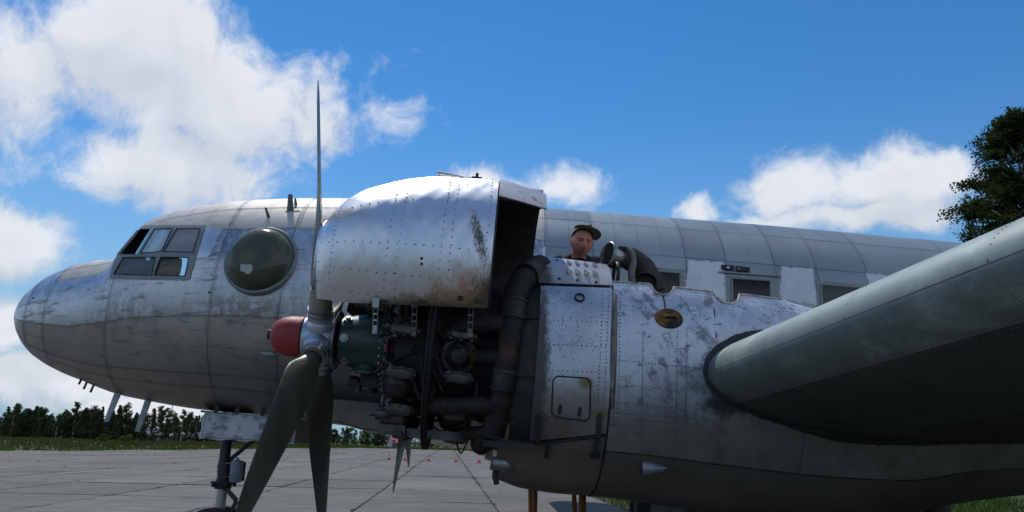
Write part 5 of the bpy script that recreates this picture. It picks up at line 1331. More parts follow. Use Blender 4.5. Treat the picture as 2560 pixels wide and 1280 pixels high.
    rm = tmp.modifiers.new('r', 'REMESH'); rm.mode = 'VOXEL'; rm.voxel_size = .0055
    sm = tmp.modifiers.new('s', 'SMOOTH'); sm.iterations = 2; sm.factor = .4
    dg = bpy.context.evaluated_depsgraph_get(); me = bpy.data.meshes.new_from_object(tmp.evaluated_get(dg)); bpy.data.objects.remove(tmp)
    me.polygons.foreach_set('use_smooth', [True]*len(me.polygons))
    co = np.zeros(len(me.vertices)*3); me.vertices.foreach_get('co', co); co = co.reshape(-1, 3)
    r = (co-HC)/SC; h = np.stack([r@xr, r@fw, r@zu], -1)
    col = np.tile(np.array([.68, .29, .21]), (len(co), 1))
    def gg(c, s): return np.exp(-(((h-np.array(c))/np.array(s))**2).sum(-1))
    inh = (np.abs(h[:, 0]) < .11) & (h[:, 2] > -.135)
    def tint(mk, c): col[:] = col*(1-mk[:, None])+np.array(c)*mk[:, None]
    fr = (h[:, 1] > .0)*1.0
    beard = np.clip(np.exp(-((h[:, 2]+.095)/.038)**2)*(h[:, 1] > -.03)*.62, 0, 1)*inh; tint(beard*.85, (.20, .125, .105))
    tint(gg((0, .09, -.058), (.030, .06, .007))*.45*fr, (.12, .08, .07))
    tint(np.clip(gg((0, .095, -.0725), (.022, .06, .0055))*1.3, 0, .8)*fr, (.36, .12, .10))
    for s in (-1, 1):
        tint(np.clip(gg((s*.031, .085, .020), (.020, .06, .0055))*1.5, 0, .85)*fr, (.06, .035, .025))
        tint(np.clip(gg((s*.031, .085, .001), (.014, .06, .0045))*1.6, 0, .9)*fr, (.035, .025, .022))
        tint(gg((s*.085, -.01, -.01), (.03, .03, .04))*.5, (.50, .14, .11)); tint(gg((s*.045, .07, -.035), (.025, .04, .02))*.35*fr, (.45, .16, .12))
    tint((gg((0, .12, -.035), (.014, .03, .012)))*.4, (.50, .22, .17))
    tint(((h[:, 1] < -.02) & (h[:, 2] > -.03) & inh & (np.abs(h[:, 0]) < .081))*.8, (.07, .05, .04))       # cropped hair at the back
    body = ~((np.linalg.norm(co-HC, axis=1) < .24) & (co[:, 2] > HC[2]-.14))
    hands = (co[:, 1] < 6.60) & (co[:, 2] < HC[2]-.40)
    tint((((co[:, 2] <= HC[2]-.14) | ((co[:, 2] <= HC[2]-.075) & (co[:, 1] > 6.70))) & ~hands)*1.0, (.012, .012, .022)); tint((co[:, 2] < hipz+.02)*(~hands)*1.0, (.03, .035, .05)); tint((co[:, 2] < deck+.10)*1.0, (.015, .012, .01))
    at_ = me.color_attributes.new('Col', 'FLOAT_COLOR', 'POINT'); at_.data.foreach_set('color', np.c_[col, np.ones(len(col))].astype(np.float32).ravel())
    me.materials.append(vcol_mat('person_skin', .75, .1))
    o = bpy.data.objects.new('person', me); COL.objects.link(o)
    tag(o, 'person in dark cap and navy shirt looking over the nacelle at the camera', 'person')
    # shirt with a loose neckline and short sleeves
    sh = MB(); tr = [((c[0], c[1], c[2]), a+.012, b+.012) for c, a, b in tors[:6]]; tr[0] = ((tors[0][0][0], tors[0][0][1]-.004, tors[0][0][2]+.012), .082, .072)
    sh.grid(ringsof(tr), closed=True)
    M['shirt'] = plain('shirt', (.012, .012, .024), .85, 0, .3, 20, .3); M['cap'] = plain('cap', (.15, .14, .115), .9, 0, .35, 60, .5); M['collar'] = plain('collar', (.35, .30, .20), .8)
    so_ = obj('shirt', sh, M['shirt'], o)
    for s, (a, b, c) in zip((-1, 1), arms): obj('sleeve', MB().tube(smoothpath([a+np.array([-s*.06, 0, .015]), a, a+(b-a)*.4, a+(b-a)*.62], 4), [.072]*4+[.070]*4+[.066]*4+[.066], 16, cap=False), M['shirt'], so_)
    # cap pushed back with the brim cocked to one side
    cp = MB(); rings = []
    for i, v in enumerate(np.linspace(0, 1, 14)):
        a = v*math.pi*.5; ring = []
        for t_ in np.linspace(0, 2*math.pi, 40, endpoint=False):
            b = np.array([.086*math.cos(a)**.6*math.cos(t_), -.020+.104*math.cos(a)**.6*math.sin(t_), .046+.056*math.sin(a)])
            b[2] += .050*max(0, math.sin(t_))*(1-v)-.075*max(0, -math.sin(t_))*(1-v)+.012*math.cos(t_-2.4)*(1-v) + (.014 if v > .55 else 0)*math.cos(t_-2.7)
            ring.append(hp(b))
        rings.append(ring)
    rings.append([hp(np.array([0, -.02, .106]))]*40)
    co_ = obj('cap', cp.grid(np.array(rings), closed=True), M['cap'], o, ang=70)
    g2 = []
    for u in np.linspace(0, 1, 16):                                # brim: a bent plate across the brow, sweeping out to the picture right
        t_ = R(158)-u*R(175); e = np.array([.086*math.cos(t_), -.020+.106*math.sin(t_), .100-.052*u**1.3+.022*math.sin(u*math.pi)])
        ln = .014+.044*math.sin(math.pi*min(1, u*.95))**.8+.016*u
        out = np.array([math.cos(t_)*.75+.55*u, math.sin(t_)*.55+.30, .50-.55*u]); out /= np.linalg.norm(out)
        g2.append([e+out*ln*k for k in (0, .35, .7, 1.0)])
    G = np.array(g2); G2 = G-np.array([0, 0, .006])
    obj('cap_brim', MB().shell(hp(G), hp(G2)), M['cap'], co_, ang=60, fix=True)
    obj('cap_badge', MB().sphere(hp(np.array([.030, .06, .140])), .010, 8, 6).sphere(hp(np.array([.016, .06, .138])), .007, 8, 6), M['cap'], co_)
build_person()
# ------------------------------------------------------------------ ground
def ground_mats():
    m, t, b, out = new_mat('field_grass'); P = coords(t)
    n = t.noise(P, .05, 6, .6); n2 = t.noise(P, 1.2, 6, .65); n3 = t.noise(P, 8, 4, .6)
    c = t.mix(t.smooth(n, .42, .58), (.045, .072, .018, 1), (.080, .078, .032, 1)); c = t.mix(t.lin(n2, .3, .7, 0, .5), c, (.030, .052, .012, 1)); c = t.mix(t.lin(n3, .3, .7, 0, .4), c, (.02, .03, .01, 1))
    t.link(c, b.inputs['Base Color']); b.inputs['Roughness'].default_value = .9; b.inputs['Specular IOR Level'].default_value = .1
    M['field'] = m
    m, t, b, out = new_mat('concrete'); P = coords(t); g = t.new('ShaderNodeNewGeometry').outputs['Position']
    oi = t.new('ShaderNodeObjectInfo')
    n = t.noise(g, .22, 6, .6); n2 = t.noise(t.scalevec(g, (1, 4.5, 1)), .9, 8, .68); n3 = t.noise(g, 26, 5, .7); n4 = t.noise(g, 3.0, 8, .7)
    v = t.math('MULTIPLY', t.lin(n, .3, .7, .72, 1.22), t.lin(n2, .3, .7, .74, 1.22)); v = t.math('MULTIPLY', v, t.lin(n3, .3, .7, .86, 1.12)); v = t.math('MULTIPLY', v, t.lin(oi.outputs['Random'], 0, 1, .78, 1.14))
    v = t.math('MULTIPLY', v, t.lin(t.smooth(n4, .60, .72), 0, 1, 1.0, .62))
    ck = t.noise(t.scalevec(g, (.22, 2.2, 1)), 1.0, 9, .75, .4)                       # shrinkage cracks across the slabs
    v = t.math('MULTIPLY', v, t.lin(t.smooth(t.math('ABSOLUTE', t.math('SUBTRACT', ck, .5)), .004, .03), 0, 1, .42, 1.0))
    v = t.math('MULTIPLY', v, t.lin(t.smooth(t.noise(g, .7, 5, .65), .60, .70), 0, 1, 1.0, .70))
    hv = t.new('ShaderNodeHueSaturation'); hv.inputs['Color'].default_value = (.150, .139, .121, 1); t.link(v, hv.inputs['Value']); t.link(hv.outputs[0], b.inputs['Base Color'])
    b.inputs['Roughness'].default_value = .85
    bm = t.new('ShaderNodeBump'); bm.inputs['Strength'].default_value = .5; bm.inputs['Distance'].default_value = .01; t.link(n3, bm.inputs['Height']); t.link(bm.outputs[0], b.inputs['Normal'])
    M['concrete'] = m
    M['joint'] = plain('joint', (.035, .036, .026), .95, 0, .5, 2, col2=(.03, .05, .012), thr=.55)
    M['marking'] = plain('marking', (.34, .34, .33), .7, 0, .2, 3, col2=(.25, .25, .24), thr=.6)
    def leafmat(name, c1, c2, tr=.35):
        m, t, b, out = new_mat(name); P = coords(t); oi = t.new('ShaderNodeObjectInfo')
        n = t.noise(P, 1.1, 4, .6); n2 = t.noise(P, 23, 2, .5)
        c = t.mix(t.math('ADD', t.lin(n, .3, .7, 0, .7), t.lin(n2, .3, .7, -.15, .35), clamp=True), c4(c1), c4(c2))
        hv = t.new('ShaderNodeHueSaturation'); t.link(c, hv.inputs['Color']); t.link(t.lin(oi.outputs['Random'], 0, 1, .75, 1.25), hv.inputs['Value'])
        df = t.new('ShaderNodeBsdfDiffuse'); tl = t.new('ShaderNodeBsdfTranslucent'); t.link(hv.outputs[0], df.inputs[0]); t.link(hv.outputs[0], tl.inputs[0])
        mx = t.new('ShaderNodeMixShader'); mx.inputs[0].default_value = tr; t.link(df.outputs[0], mx.inputs[1]); t.link(tl.outputs[0], mx.inputs[2])
        t.n.remove(b); t.link(mx.outputs[0], out.inputs[0]); return m
    M['leaf_dark'] = leafmat('leaf_dark', (.046, .070, .040), (.078, .112, .052), .45)
    M['leaf_dusk'] = leafmat('leaf_dusk', (.040, .062, .030), (.075, .105, .045), .4)
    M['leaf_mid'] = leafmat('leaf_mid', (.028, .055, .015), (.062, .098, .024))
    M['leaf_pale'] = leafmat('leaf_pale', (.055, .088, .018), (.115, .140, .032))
    M['leaf_birch'] = leafmat('leaf_birch', (.030, .052, .016), (.062, .092, .026), .45)
    M['blade_grass'] = leafmat('blade_grass', (.035, .075, .012), (.075, .130, .022), .4)
    M['dry_grass'] = leafmat('dry_grass', (.060, .074, .022), (.115, .105, .042), .35)
    M['flower'] = plain('flower', (.12, .20, .62), .7)
    M['bark'] = plain('bark', (.07, .06, .05), .9, 0, .4, 3, .4); M['bark_birch'] = plain('bark_birch', (.42, .41, .38), .8, 0, .3, 3, .3, st=(1, 1, 4), col2=(.03, .03, .03), thr=.58)
ground_mats()
struct(obj('field', MB().add([(-2500, -800, -.06), (2500, -800, -.06), (2500, 4000, -.06), (-2500, 4000, -.06)], [(0, 1, 2, 3)]), M['field'], smooth=False))
SLAB_A = R(-1.8); ED = np.array([math.sin(SLAB_A), math.cos(SLAB_A), 0]); EX = np.array([math.cos(SLAB_A), -math.sin(SLAB_A), 0])
SW, SL = 3.42, 5.6
_j1 = ground(880, 1280); SOFF = _j1@EX                          # a joint runs through this pixel
def apron():
    XR = SOFF+2*SW+.06; n0 = 1
    ap = struct(obj('apron', MB().add([EX*(-62)+ED*(-14)+np.array([0, 0, -.030]), EX*(XR+.05)+ED*(-14)+np.array([0, 0, -.030]), EX*(XR+.05)+ED*172+np.array([0, 0, -.030]), EX*(-14)+ED*172+np.array([0, 0, -.030]), EX*(-36)+ED*62+np.array([0, 0, -.030]), EX*(-60)+ED*40+np.array([0, 0, -.030])], [(0, 1, 2, 3, 4, 5)]), M['joint'], smooth=False))
    WLOC[ap.name] = (0, 0, 0)
    rg = np.random.default_rng(5); vars_ = []
    for v in range(8):
        mb = MB(); hx, hy = SW/2-.026, SL/2-.028; per = []
        for (a, b, n) in (((-hx, -hy), (hx, -hy), 9), ((hx, -hy), (hx, hy), 13), ((hx, hy), (-hx, hy), 9), ((-hx, hy), (-hx, -hy), 13)):
            for k in range(n):
                p = np.array(a)+(np.array(b)-np.array(a))*k/n; inw = -p/np.linalg.norm(p)
                ch = abs(rg.normal(0, .012))+(rg.random() < .10)*rg.uniform(.02, .10)+(k == 0)*rg.uniform(.0, .06); per.append(p+inw*ch)
        N = len(per); mb.add([(p[0], p[1], 0.0) for p in per]+[(p[0]*1.004, p[1]*1.003, -.012) for p in per]+[(p[0]*1.004, p[1]*1.003, -.05) for p in per], [tuple(range(N))]+[(i, N+i, N+(i+1) % N, (i+1) % N) for i in range(N)]+[(N+i, 2*N+i, 2*N+(i+1) % N, N+(i+1) % N) for i in range(N)])
        me = mesh_of(mb, 'slab', False, fix=True); me.materials.append(M['concrete']); vars_.append(me)
    far = MB(); cells = []
    for j in range(-3, 31):
        shift = 0
        for i in range(-20, n0+1):
            c = EX*(SOFF+(i+.5)*SW)+ED*((j+.5)*SL)
            if c@EX+SW/2 > XR+.2: continue
            Yc = c[1]
            if Yc > 60 and c[0] < -38+.14*(Yc-63): continue
            if Yc <= 60 and c[0] < -58: continue
            px = proj(np.array([c]))[0] if Yc > 2 else np.array([-9999, 0])
            d = Yc
            vis = (Yc > 12) and (-140 < px[0] < 1750)
            cells.append((d if vis else d+1000, i, j, c, vis))
    cells.sort(key=lambda q: q[0]); nb = 0
    for d, i, j, c, vis in cells:
        dz = rg.normal(0, .004); tx, ty = rg.normal(0, .0014), rg.normal(0, .0010); rz = -SLAB_A+rg.normal(0, .002)
        Mx = Matrix.Translation(Vector((c[0], c[1], dz))) @ Matrix.Rotation(rz, 4, 'Z') @ Matrix.Rotation(tx, 4, 'X') @ Matrix.Rotation(ty, 4, 'Y')
        if rg.random() < .5: Mx = Mx @ Matrix.Rotation(math.pi, 4, 'Z')
        if vis and nb < 290:
            o = bpy.data.objects.new('slab', vars_[int(rg.integers(8))]); COL.objects.link(o); o.parent = ap; o.matrix_basis = Mx; nb += 1
        else:
            hx, hy = SW/2-.02, SL/2-.02; vs = [Mx @ Vector(p) for p in ((-hx, -hy, 0), (hx, -hy, 0), (hx, hy, 0), (-hx, hy, 0))]; far.add([tuple(v) for v in vs], [(0, 1, 2, 3)])
    obj('slab_field', far, M['concrete'], ap, smooth=False, kind='stuff')
    # faded paint dashes
    for (a, b, w) in (((134, 1186), (243, 1178), .16), ((324, 1169.6), (398, 1165), .16), ((61, 1145), (119, 1149), .18), ((198, 1152), (267, 1156), .18), ((0, 1198), (5, 1198), .16)):
        A, B = ground(*a), ground(*b); d = (B-A)/np.linalg.norm(B-A); s = np.array([-d[1], d[0], 0])*w/2; z = np.array([0, 0, .016])
        n = 12; L1 = []; 
        for k in range(n+1): L1 += [A+(B-A)*k/n+s*rg.uniform(.8, 1.1)+z, A+(B-A)*k/n-s*rg.uniform(.8, 1.1)+z]
        obj('painted_line', MB().add(L1, [(2*k, 2*k+1, 2*k+3, 2*k+2) for k in range(n)]), M['marking'], ap, smooth=False)
    # weeds in the joints
    wd = MB(); 
    def tuft(c, h, n, mbx, spread=.05):
        for _ in range(n):
            a = rg.uniform(0, 2*math.pi); b = np.array(c)+np.array([rg.normal(0, spread), rg.normal(0, spread), 0]); l = h*rg.uniform(.5, 1.2); w = .006+l*.03; dr = np.array([math.cos(a), math.sin(a), 0]); si = np.array([-dr[1], dr[0], 0])*w
            mbx.add([b-si, b+si, b+dr*l*.35+np.array([0, 0, l])], [(0, 1, 2)])
    for k in range(900):
        i = rg.integers(-12, n0+1); Yd = rg.uniform(14, 120); 
        if rg.random() < .5: c = EX*(SOFF+i*SW+rg.normal(0, .02))+ED*Yd
        else: c = EX*(SOFF+rg.uniform(-12, n0+.9)*SW)+ED*(round(Yd/SL)*SL+rg.normal(0, .02))
        if c@EX > XR: continue
        tuft(c-np.array([0, 0, .02]), rg.uniform(.03, .10)*(1+Yd/120), 6, wd, .05*(1+Yd/60))
    for k in range(420):                                         # the two greener joints
        Yd = rg.uniform(16, 150); c = EX*(SOFF+(n0-0 if k % 3 else n0-1)*SW+rg.normal(0, .04))+ED*Yd; tuft(c-np.array([0, 0, .02]), rg.uniform(.02, .06)*(1+Yd/120), 4, wd, .06)
    obj('weeds', wd, M['blade_grass'], ap, smooth=False, kind='stuff')
    gr = MB(); dry = MB(); fl = MB()
    for k in range(26000):                                       # verge beside and behind the nacelle
        Yd = 9+rg.random()**1.5*60; X = XR-.25+abs(rg.normal(0, 1))*.35+rg.random()*(4+.45*Yd)
        c = EX*X+ED*Yd; a = rg.uniform(0, 6.28); h = rg.uniform(.06, .20)*min(1, .35+(X-XR+.25)*.9); w = .007+Yd*.00035; dr = np.array([math.cos(a), math.sin(a), 0]); si = np.array([-dr[1], dr[0], 0])*w; b = c+np.array([0, 0, -.06])
        (gr if rg.random() < .86 else dry).add([b-si, b+si, b+dr*h*.25+np.array([0, 0, h*.7+.04])+si*.5, b+dr*h*.6+np.array([0, 0, h+.04])], [(0, 1, 2), (0, 2, 3)])
        if k % 160 == 0 and Yd < 40: fl.sphere(c+np.array([0, 0, h+.02]), .022, 6, 4)
    for k in range(9000):                                        # taller dry grass over the field to the left and behind
        Yd = 50+rg.random()*150; X = -36+.13*(Yd-63)-rg.random()**1.4*(40+.4*Yd)-.3
        if rg.random() < .25: Yd = 172+rg.random()*60; X = rg.uniform(-60, 20)
        c = EX*X+ED*Yd; h = rg.uniform(.25, .65); w = .03+Yd*.0006; a = rg.uniform(0, 6.28); si = np.array([math.cos(a), math.sin(a), 0])*w; b = c+np.array([0, 0, -.06])
        near = -36+.13*(Yd-63)-X < 6+4*rg.random(); (gr if near and rg.random() < .85 else dry).add([b-si*2, b+si*2, b+np.array([rg.normal(0, .1), 0, h*(.6 if near else 1)])], [(0, 1, 2)])
    for m_, nm, mt in ((gr, 'grass', 'blade_grass'), (dry, 'dry_grass', 'dry_grass'), (fl, 'flowers', 'flower')):
        o = obj(nm, m_, M[mt], None, smooth=False, kind='stuff')
        tag(o, {'grass': 'green grass along the edges of the concrete apron', 'dry_grass': 'dry brownish grass on the field beyond the apron', 'flowers': 'small blue flowers in the grass behind the nacelle'}[nm], {'grass': 'grass', 'dry_grass': 'grass', 'flowers': 'flowers'}[nm])
apron()

# ------------------------------------------------------------------ trees
def tree_meshes(kind, seed):
    """trunk and crown of a tree of height one at the origin"""
    rg = np.random.default_rng(seed); tr = MB(); cr = MB()
    tr.tube([(0, 0, 0), (rg.normal(0, .006), rg.normal(0, .006), .35), (rg.normal(0, .01), rg.normal(0, .01), .92)], [.020, .014, .004], 7)
    cl = []
    n = {'spruce': 120, 'broad': 90, 'slim': 64, 'bush': 34}[kind]
    for k in range(n):
        if kind == 'spruce': z = .04+.94*rg.random(); rad = .17*(1-z)**.8+.012
        elif kind == 'broad': z = .07+.88*rg.random()**.9; rad = .25*math.sin(math.pi*min(1, (z+.02)/1.0)**.75)**.6+.02
        elif kind == 'slim': z = .12+.86*rg.random(); rad = .13*math.sin(math.pi*min(1, (z-.05)/.97)**.9)**.7+.012
        else: z = .05+.85*rg.random(); rad = .5*math.sqrt(max(.02, 1-z**2))
        a = rg.uniform(0, 6.283); r = rad*math.sqrt(rg.uniform(.1, 1.0)); c = np.array([r*math.cos(a), r*math.sin(a), z]); cl.append((c, {'spruce': .035+.03*(1-z), 'broad': .075, 'slim': .05, 'bush': .14}[kind]*rg.uniform(.7, 1.3)))
        if kind != 'bush' and k % 3 == 0: tr.tube([(0, 0, max(.1, z-.18*r/.2)), c*np.array([.6, .6, 1])-np.array([0, 0, .03]), c], [.006, .004, .002], 5, cap=False)
    for c, s in cl:
        for _ in range({'spruce': 16, 'broad': 30, 'slim': 24, 'bush': 34}[kind]):
            d = rg.normal(size=3); d /= np.linalg.norm(d); p = c+d*s*rg.uniform(.5, 1.1)*np.array([1, 1, .8 if kind != 'spruce' else .5]); w = {'spruce': .021, 'broad': .025, 'slim': .020, 'bush': .042}[kind]*rg.uniform(.6, 1.3)
            if p[2] < .01: continue
            u = rg.normal(size=3); u /= np.linalg.norm(u); v = np.cross(u, d); v /= np.linalg.norm(v)+1e-9
            cr.add([p-u*w, p+v*w*.7, p+u*w, p-v*w*.7], [(0, 1, 2, 3)])
    return mesh_of(tr, 'trunk', True), mesh_of(cr, 'crown', False)
VAR = {k: [tree_meshes(k, 10*i+j) for j in range(3)] for i, k in enumerate(('spruce', 'broad', 'slim', 'bush'))}
def plant(kind, X, Y, h, mat, name, label, group, wide=1.0, v=None):
    rg = random; t = empty(name, (X, Y, -.06)); tag(t, label, 'bush' if kind == 'bush' else 'tree', group)
    tm, cm = VAR[kind][v if v is not None else rg.randrange(3)]
    t.scale = (h*wide, h*wide, h); t.rotation_euler[2] = rg.uniform(0, 6.28)
    for me, nm, mt in ((tm, 'trunk', M['bark'] if kind != 'slim' else M['bark_birch']), (cm, 'crown', M[mat])):
        o = bpy.data.objects.new(nm, me); COL.objects.link(o); o.parent = t
        if not len(me.materials): me.materials.append(mt)
        o.material_slots[0].link = 'OBJECT'; o.material_slots[0].material = mt
    return t
def treeline():
    random.seed(11)
    prof = [(-120, 1020), (0, 1025), (30, 1018), (60, 1012), (85, 1014), (110, 1022), (122, 1020), (140, 1042), (165, 1022), (185, 1012), (210, 1008), (235, 1012), (262, 1020), (300, 1012), (330, 1006), (360, 1024), (390, 1022), (420, 1020), (445, 1022), (470, 1030), (505, 1024), (560, 1030), (640, 1040)]
    kinds = {'spruce': ('leaf_dark', 'spruce_tree', 'dark pointed spruce in the far treeline left of the nose wheel'), 'broad': ('leaf_dark', 'leafy_tree', 'dark round-crowned tree in the far treeline left of the nose wheel'), 'slim': ('leaf_dusk', 'slender_tree', 'slender gappy tree in the far treeline')}
    for row in range(4):
        x = -130+row*5
        while x < 700:
            top = np.interp(x, [p[0] for p in prof], [p[1] for p in prof])+random.uniform(-9, 20)+row*3
            Yd = 205+row*9+random.uniform(-4, 4)+(30 if x > 520 else 0)
            p = at(x, top, Yd); kind = 'slim' if 395 < x < 480 and row == 0 else random.choice(['spruce', 'broad', 'slim', 'slim', 'spruce', 'broad'])
            mt, nm, lb = kinds[kind]
            where = 'left of the slanting aerials' if x < 255 else 'behind the two slanting aerials' if x < 375 else 'between the aerials and the gear door' if x < 505 else 'behind the gear door and propeller'
            lb = lb.replace('left of the nose wheel', where) if 'nose wheel' in lb else lb+', '+where
            if row > 1: lb = lb.replace('in the far treeline', 'in the rear treeline')
            plant(kind, p[0], Yd, max(3, p[2])*random.choice([1, 1, 1, .8, 1.06]), mt, nm, lb, 'trees of the far treeline', random.uniform(.7, 1.15))
            x += random.uniform(15, 26)
        x += 0
    x = -140
    while x < 690:                                                # undergrowth closing the foot of the wood
        Yd = 214+random.uniform(-6, 14); p = at(x, 1060+random.uniform(-6, 10), Yd)
        where = 'left of the slanting aerials' if x < 255 else 'behind the two slanting aerials' if x < 375 else 'between the aerials and the gear door' if x < 505 else 'behind the gear door and propeller'
        plant('bush', p[0], Yd, max(2.5, p[2]), 'leaf_dark', 'bush', 'dark undergrowth bush at the foot of the treeline '+where, 'undergrowth of the far treeline', random.uniform(.9, 1.3)); x += random.uniform(16, 24)
    # farther, paler trees seen below the belly and between the propeller blades
    prof2 = [(700, 1070), (750, 1068), (770, 1062), (850, 1072), (870, 1068), (900, 1074), (935, 1074), (960, 1074), (990, 1086), (1040, 1090), (1100, 1097), (1150, 1100), (1250, 1100), (1500, 1100)]
    x = 690
    while x < 1420:
        top = np.interp(x, [p[0] for p in prof2], [p[1] for p in prof2])+random.uniform(-3, 6); Yd = random.uniform(255, 300); p = at(x, top, Yd)
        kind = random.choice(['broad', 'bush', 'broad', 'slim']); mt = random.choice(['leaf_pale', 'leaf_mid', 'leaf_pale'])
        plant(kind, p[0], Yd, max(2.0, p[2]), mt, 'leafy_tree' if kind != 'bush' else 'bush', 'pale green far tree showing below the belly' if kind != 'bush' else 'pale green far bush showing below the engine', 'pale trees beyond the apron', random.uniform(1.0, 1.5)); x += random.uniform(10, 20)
    p = at(950, 1077, 235); plant('broad', p[0], 235, p[2]+.1, 'leaf_dark', 'leafy_tree', 'dark compact tree beside the pink-roofed house', None, 1.7, 1)
    p = at(868, 1066, 245); plant('spruce', p[0], 245, p[2]+.1, 'leaf_dark', 'spruce_tree', 'dark conifer right of the hanging propeller blade', None, 1.3, 1)
    for x, y, Yd, lb in ((318, 1087, 120, 'low light green bush standing in the field grass'), (258, 1085, 150, 'scrawny sapling in the field before the treeline')):
        p = at(x, y, Yd); plant('bush', p[0], Yd, max(.9, p[2]+.2), 'leaf_pale', 'bush', lb, None, 1.3)
    for k in range(10):                                           # trees past the tail, mostly behind the wing
        a = 24+k*3.2; plant(random.choice(['broad', 'slim', 'spruce']), a*1.5+8, 95-k*3, random.uniform(7, 10), 'leaf_mid', 'leafy_tree', 'tree past the tail hidden behind wing and fuselage', 'trees past the tail')
treeline()
def foreground_birch():
    rg = np.random.default_rng(21); X, Yd = 18.9, 25.0
    t = empty('birch_tree', (X, Yd, -.06)); tag(t, 'tall dark birch above the wing at the right edge', 'tree')
    tr = MB(); H = 13.6; B = np.array([X, Yd, -.06])
    tr.tube([B, B+np.array([.1, 0, 4]), B+np.array([-.1, .1, 9]), B+np.array([.1, 0, H-.3])], [.20, .16, .09, .02], 12)
    cl = MB(); lv = []
    for k in range(130):
        z = rg.uniform(3.0, H-.2); rad = 3.5*math.sin(math.pi*np.clip((z-1.6)/(H-1.2), 0, 1)**.85)**.75; a = rg.uniform(0, 6.283); r = rad*rg.uniform(.45, 1.05)
        tip = B+np.array([r*math.cos(a), r*math.sin(a), z-.1*r]); b0 = B+np.array([0, 0, z-.55*r if z-.55*r > 1 else 1.0]); mid = (b0+tip)/2+np.array([0, 0, .35])
        pts = smoothpath([b0, mid, tip], 6); tr.tube(pts, [.045*(1-i/len(pts))+.006 for i in range(len(pts))], 5, cap=False)
        for j in range(13):                                       # twigs, and leaves hanging along each twig
            f = rg.uniform(.3, 1.0); i = min(int(f*(len(pts)-1)), len(pts)-1); c = np.array(pts[i]); dr = rg.normal(0, 1, 3); dr[2] = abs(dr[2])*.3-.25; dr /= np.linalg.norm(dr)
            ln = rg.uniform(.35, .85); e = c+dr*ln+np.array([0, 0, -.12]); m = (c+e)/2+np.array([0, 0, .06])
            tr.tube([c, m, e], [.008, .006, .003], 3, cap=False)
            q = rg.uniform(0, 1, 64)[:, None]; P = np.where(q < .5, c+(m-c)*q*2, m+(e-m)*(q-.5)*2)+rg.normal(0, .085, (64, 3)); lv.append(P)
    P = np.concatenate(lv); n = len(P); w = rg.uniform(.035, .065, (n, 1)); u = rg.normal(size=(n, 3)); u[:, 2] -= .8; u /= np.linalg.norm(u, axis=1, keepdims=True); v = np.cross(u, rg.normal(size=(n, 3))); v /= np.linalg.norm(v, axis=1, keepdims=True)
    Q = np.stack([P-u*w, P+v*w*.6, P+u*w, P-v*w*.6], 1).reshape(-1, 3); cl.v = list(map(tuple, Q.tolist())); cl.f = [(4*i, 4*i+1, 4*i+2, 4*i+3) for i in range(n)]
    obj('trunk', tr, M['bark_birch'], t); obj('crown', cl, M['leaf_birch'], t, smooth=False)
foreground_birch()

# ------------------------------------------------------------------ far houses, mast, cones
M['roof_white'] = plain('roof_white', (.62, .63, .64), .5, .2, .1); M['roof_pink'] = plain('roof_pink', (.42, .10, .13), .6, 0, .15); M['brick_red'] = plain('brick_red', (.20, .07, .05), .85, 0, .2)
M['wall_white'] = plain('wall_white', (.60, .60, .58), .8, 0, .1); M['wall_brown'] = plain('wall_brown', (.16, .10, .08), .85, 0, .2); M['pane_dark'] = plain('pane_dark', (.03, .035, .04), .15)
M['roof_grey'] = plain('roof_grey', (.22, .22, .22), .7, 0, .15)
def house(px, py, Yd, w, d, hw, hr, rot, wall, roof, label, gable=None):
    p = at(px, py, Yd); t = empty('house', (p[0], Yd, -.06)); tag(t, label, 'house'); B = np.array([p[0], Yd, -.06]); c, s = math.cos(rot), math.sin(rot)
    def W(x, y, z): return B+np.array([x*c-y*s, x*s+y*c, z])
    mb = MB().add([W(-w/2, -d/2, 0), W(w/2, -d/2, 0), W(w/2, d/2, 0), W(-w/2, d/2, 0), W(-w/2, -d/2, hw), W(w/2, -d/2, hw), W(w/2, d/2, hw), W(-w/2, d/2, hw), W(-w/2, 0, hw+hr), W(w/2, 0, hw+hr)],
                  [(0, 1, 5, 4), (2, 3, 7, 6), (1, 2, 6, 9, 5), (3, 0, 4, 8, 7)])
    obj('wall', mb, wall, t, smooth=False); o = .35
    g = np.array([[W(-w/2-o, -d/2-o, hw-o*hr/(d/2)), W(w/2+o, -d/2-o, hw-o*hr/(d/2))], [W(-w/2-o, 0, hw+hr+.03), W(w/2+o, 0, hw+hr+.03)], [W(-w/2-o, d/2+o, hw-o*hr/(d/2)), W(w/2+o, d/2+o, hw-o*hr/(d/2))]])
    rf = obj('roof', MB().shell(g+np.array([0, 0, .16]), g), roof, t, smooth=False, fix=True)
    obj('chimney', MB().box(W(w*.2, 0, hw+hr+.3), (.3, 0, 0), (0, .3, 0), (0, 0, .55)), M['brick_red'], rf, smooth=False)
    for x in (-w*.28, w*.05, w*.32):
        f = obj('window', MB().box(W(x, -d/2-.03, hw*.55), (.55*c, .55*s, 0), (-.05*s, .05*c, 0), (0, 0, .65)), M['wall_white'], t, smooth=False)
        obj('pane', MB().box(W(x, -d/2-.07, hw*.55), (.45*c, .45*s, 0), (-.03*s, .03*c, 0), (0, 0, .55)), M['pane_dark'], f, smooth=False)
    obj('door', MB().box(W(-w*.45, -d/2-.03, 1.0), (.4*c, .4*s, 0), (-.05*s, .05*c, 0), (0, 0, 1.0)), M['wall_brown'], t, smooth=False)
house(376, 1090, 211, 4.2, 3.2, 1.9, 1.7, R(60), M['wall_brown'], M['roof_white'], 'small brown house with a bright white roof among the trees')
house(450, 1096, 216, 9, 5, 1.3, 1.0, R(5), M['wall_brown'], M['roof_grey'], 'low house with grey roof in front of the slender trees')
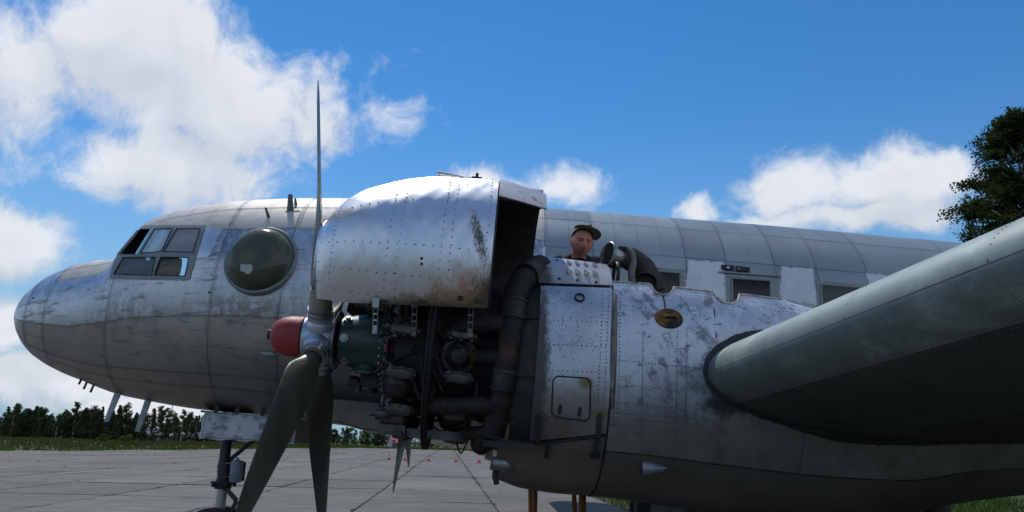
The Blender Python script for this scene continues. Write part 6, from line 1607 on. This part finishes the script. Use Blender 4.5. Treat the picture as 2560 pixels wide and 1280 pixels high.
house(757, 1105, 250, 8.5, 6, 1.2, 2.6, R(-8), M['brick_red'], M['roof_white'], 'house with a wide white roof behind the hanging propeller blade')
house(996, 1110, 225, 5.0, 4, 1.4, 1.7, R(28), M['wall_white'], M['roof_pink'], 'white house with a pink roof below the engine')
def mast():
    a, b = at(420, 1008, 240), at(421, 1095, 240); t = empty('radio_mast', (b[0], 240, -.06)); tag(t, 'thin radio mast above the far treeline', 'mast'); m = MB(); h = a[2]
    for k in range(3):
        q = 2.1*k; m.tube([(b[0]+.5*math.cos(q), 240+.5*math.sin(q), 0), (b[0]+.10*math.cos(q), 240+.10*math.sin(q), h)], .04, 5)
    obj('mast_frame', m, M['oleo'], t); m = MB()
    for z in np.linspace(.5, h-.5, 14):
        k = .5-.4*z/h
        for q in range(3): m.tube([(b[0]+k*math.cos(2.1*q), 240+k*math.sin(2.1*q), z), (b[0]+k*.95*math.cos(2.1*q+2.1), 240+k*.95*math.sin(2.1*q+2.1), z+.6)], .025, 4)
    obj('lattice', m, M['oleo'], t, kind='stuff')
mast()
M['cone_red'] = plain('cone_red', (.72, .055, .035), .5, 0, .08); M['cone_white'] = plain('cone_white', (.75, .75, .74), .5, 0, .05)
def cones():
    labs = ['leftmost red and white traffic cone standing on the apron', 'traffic cone half hidden behind the hanging far propeller blade', 'middle traffic cone on the diagonal concrete joint', 'traffic cone beside the weedy joint, second from the right', 'rightmost traffic cone close to the nacelle']
    def m(prof, n=20): return mesh_of(MB().lathe((0, 0, 0), (0, 0, 1), prof, n), 'cone', True, 30)
    hgt = .70; rr = lambda z: .135-.11*z/hgt
    base = mesh_of(MB().box((0, 0, .02), (.20, 0, 0), (0, .20, 0), (0, 0, .02)), 'base', False); base.materials.append(M['cone_red'])
    body = m([(.04, .145), (.06, rr(.06)), (hgt-.01, rr(hgt-.01)), (hgt, .012), (hgt, .0005)]); body.materials.append(M['cone_red'])
    b1 = m([(.22, rr(.22)+.002), (.22, rr(.22)+.004), (.34, rr(.34)+.004), (.34, rr(.34)+.002)]); b1.materials.append(M['cone_white']); b2 = m([(.44, rr(.44)+.002), (.44, rr(.44)+.004), (.54, rr(.54)+.004), (.54, rr(.54)+.002)]); b2.materials.append(M['cone_white'])
    for (px, py), lb in zip(((972, 1149.7), (1011.5, 1151.5), (1071, 1153.3), (1140, 1155), (1197.5, 1156.6)), labs):
        p = ground(px, py); t = empty('traffic_cone', (p[0], p[1], .004)); tag(t, lb, 'traffic cone', 'traffic cones in a row across the apron')
        for me, nm in ((base, 'base'), (body, 'body'), (b1, 'reflective_band'), (b2, 'reflective_band')):
            o = bpy.data.objects.new(nm, me); COL.objects.link(o); o.parent = t
        t.rotation_euler[2] = random.uniform(0, 1.5)
cones()
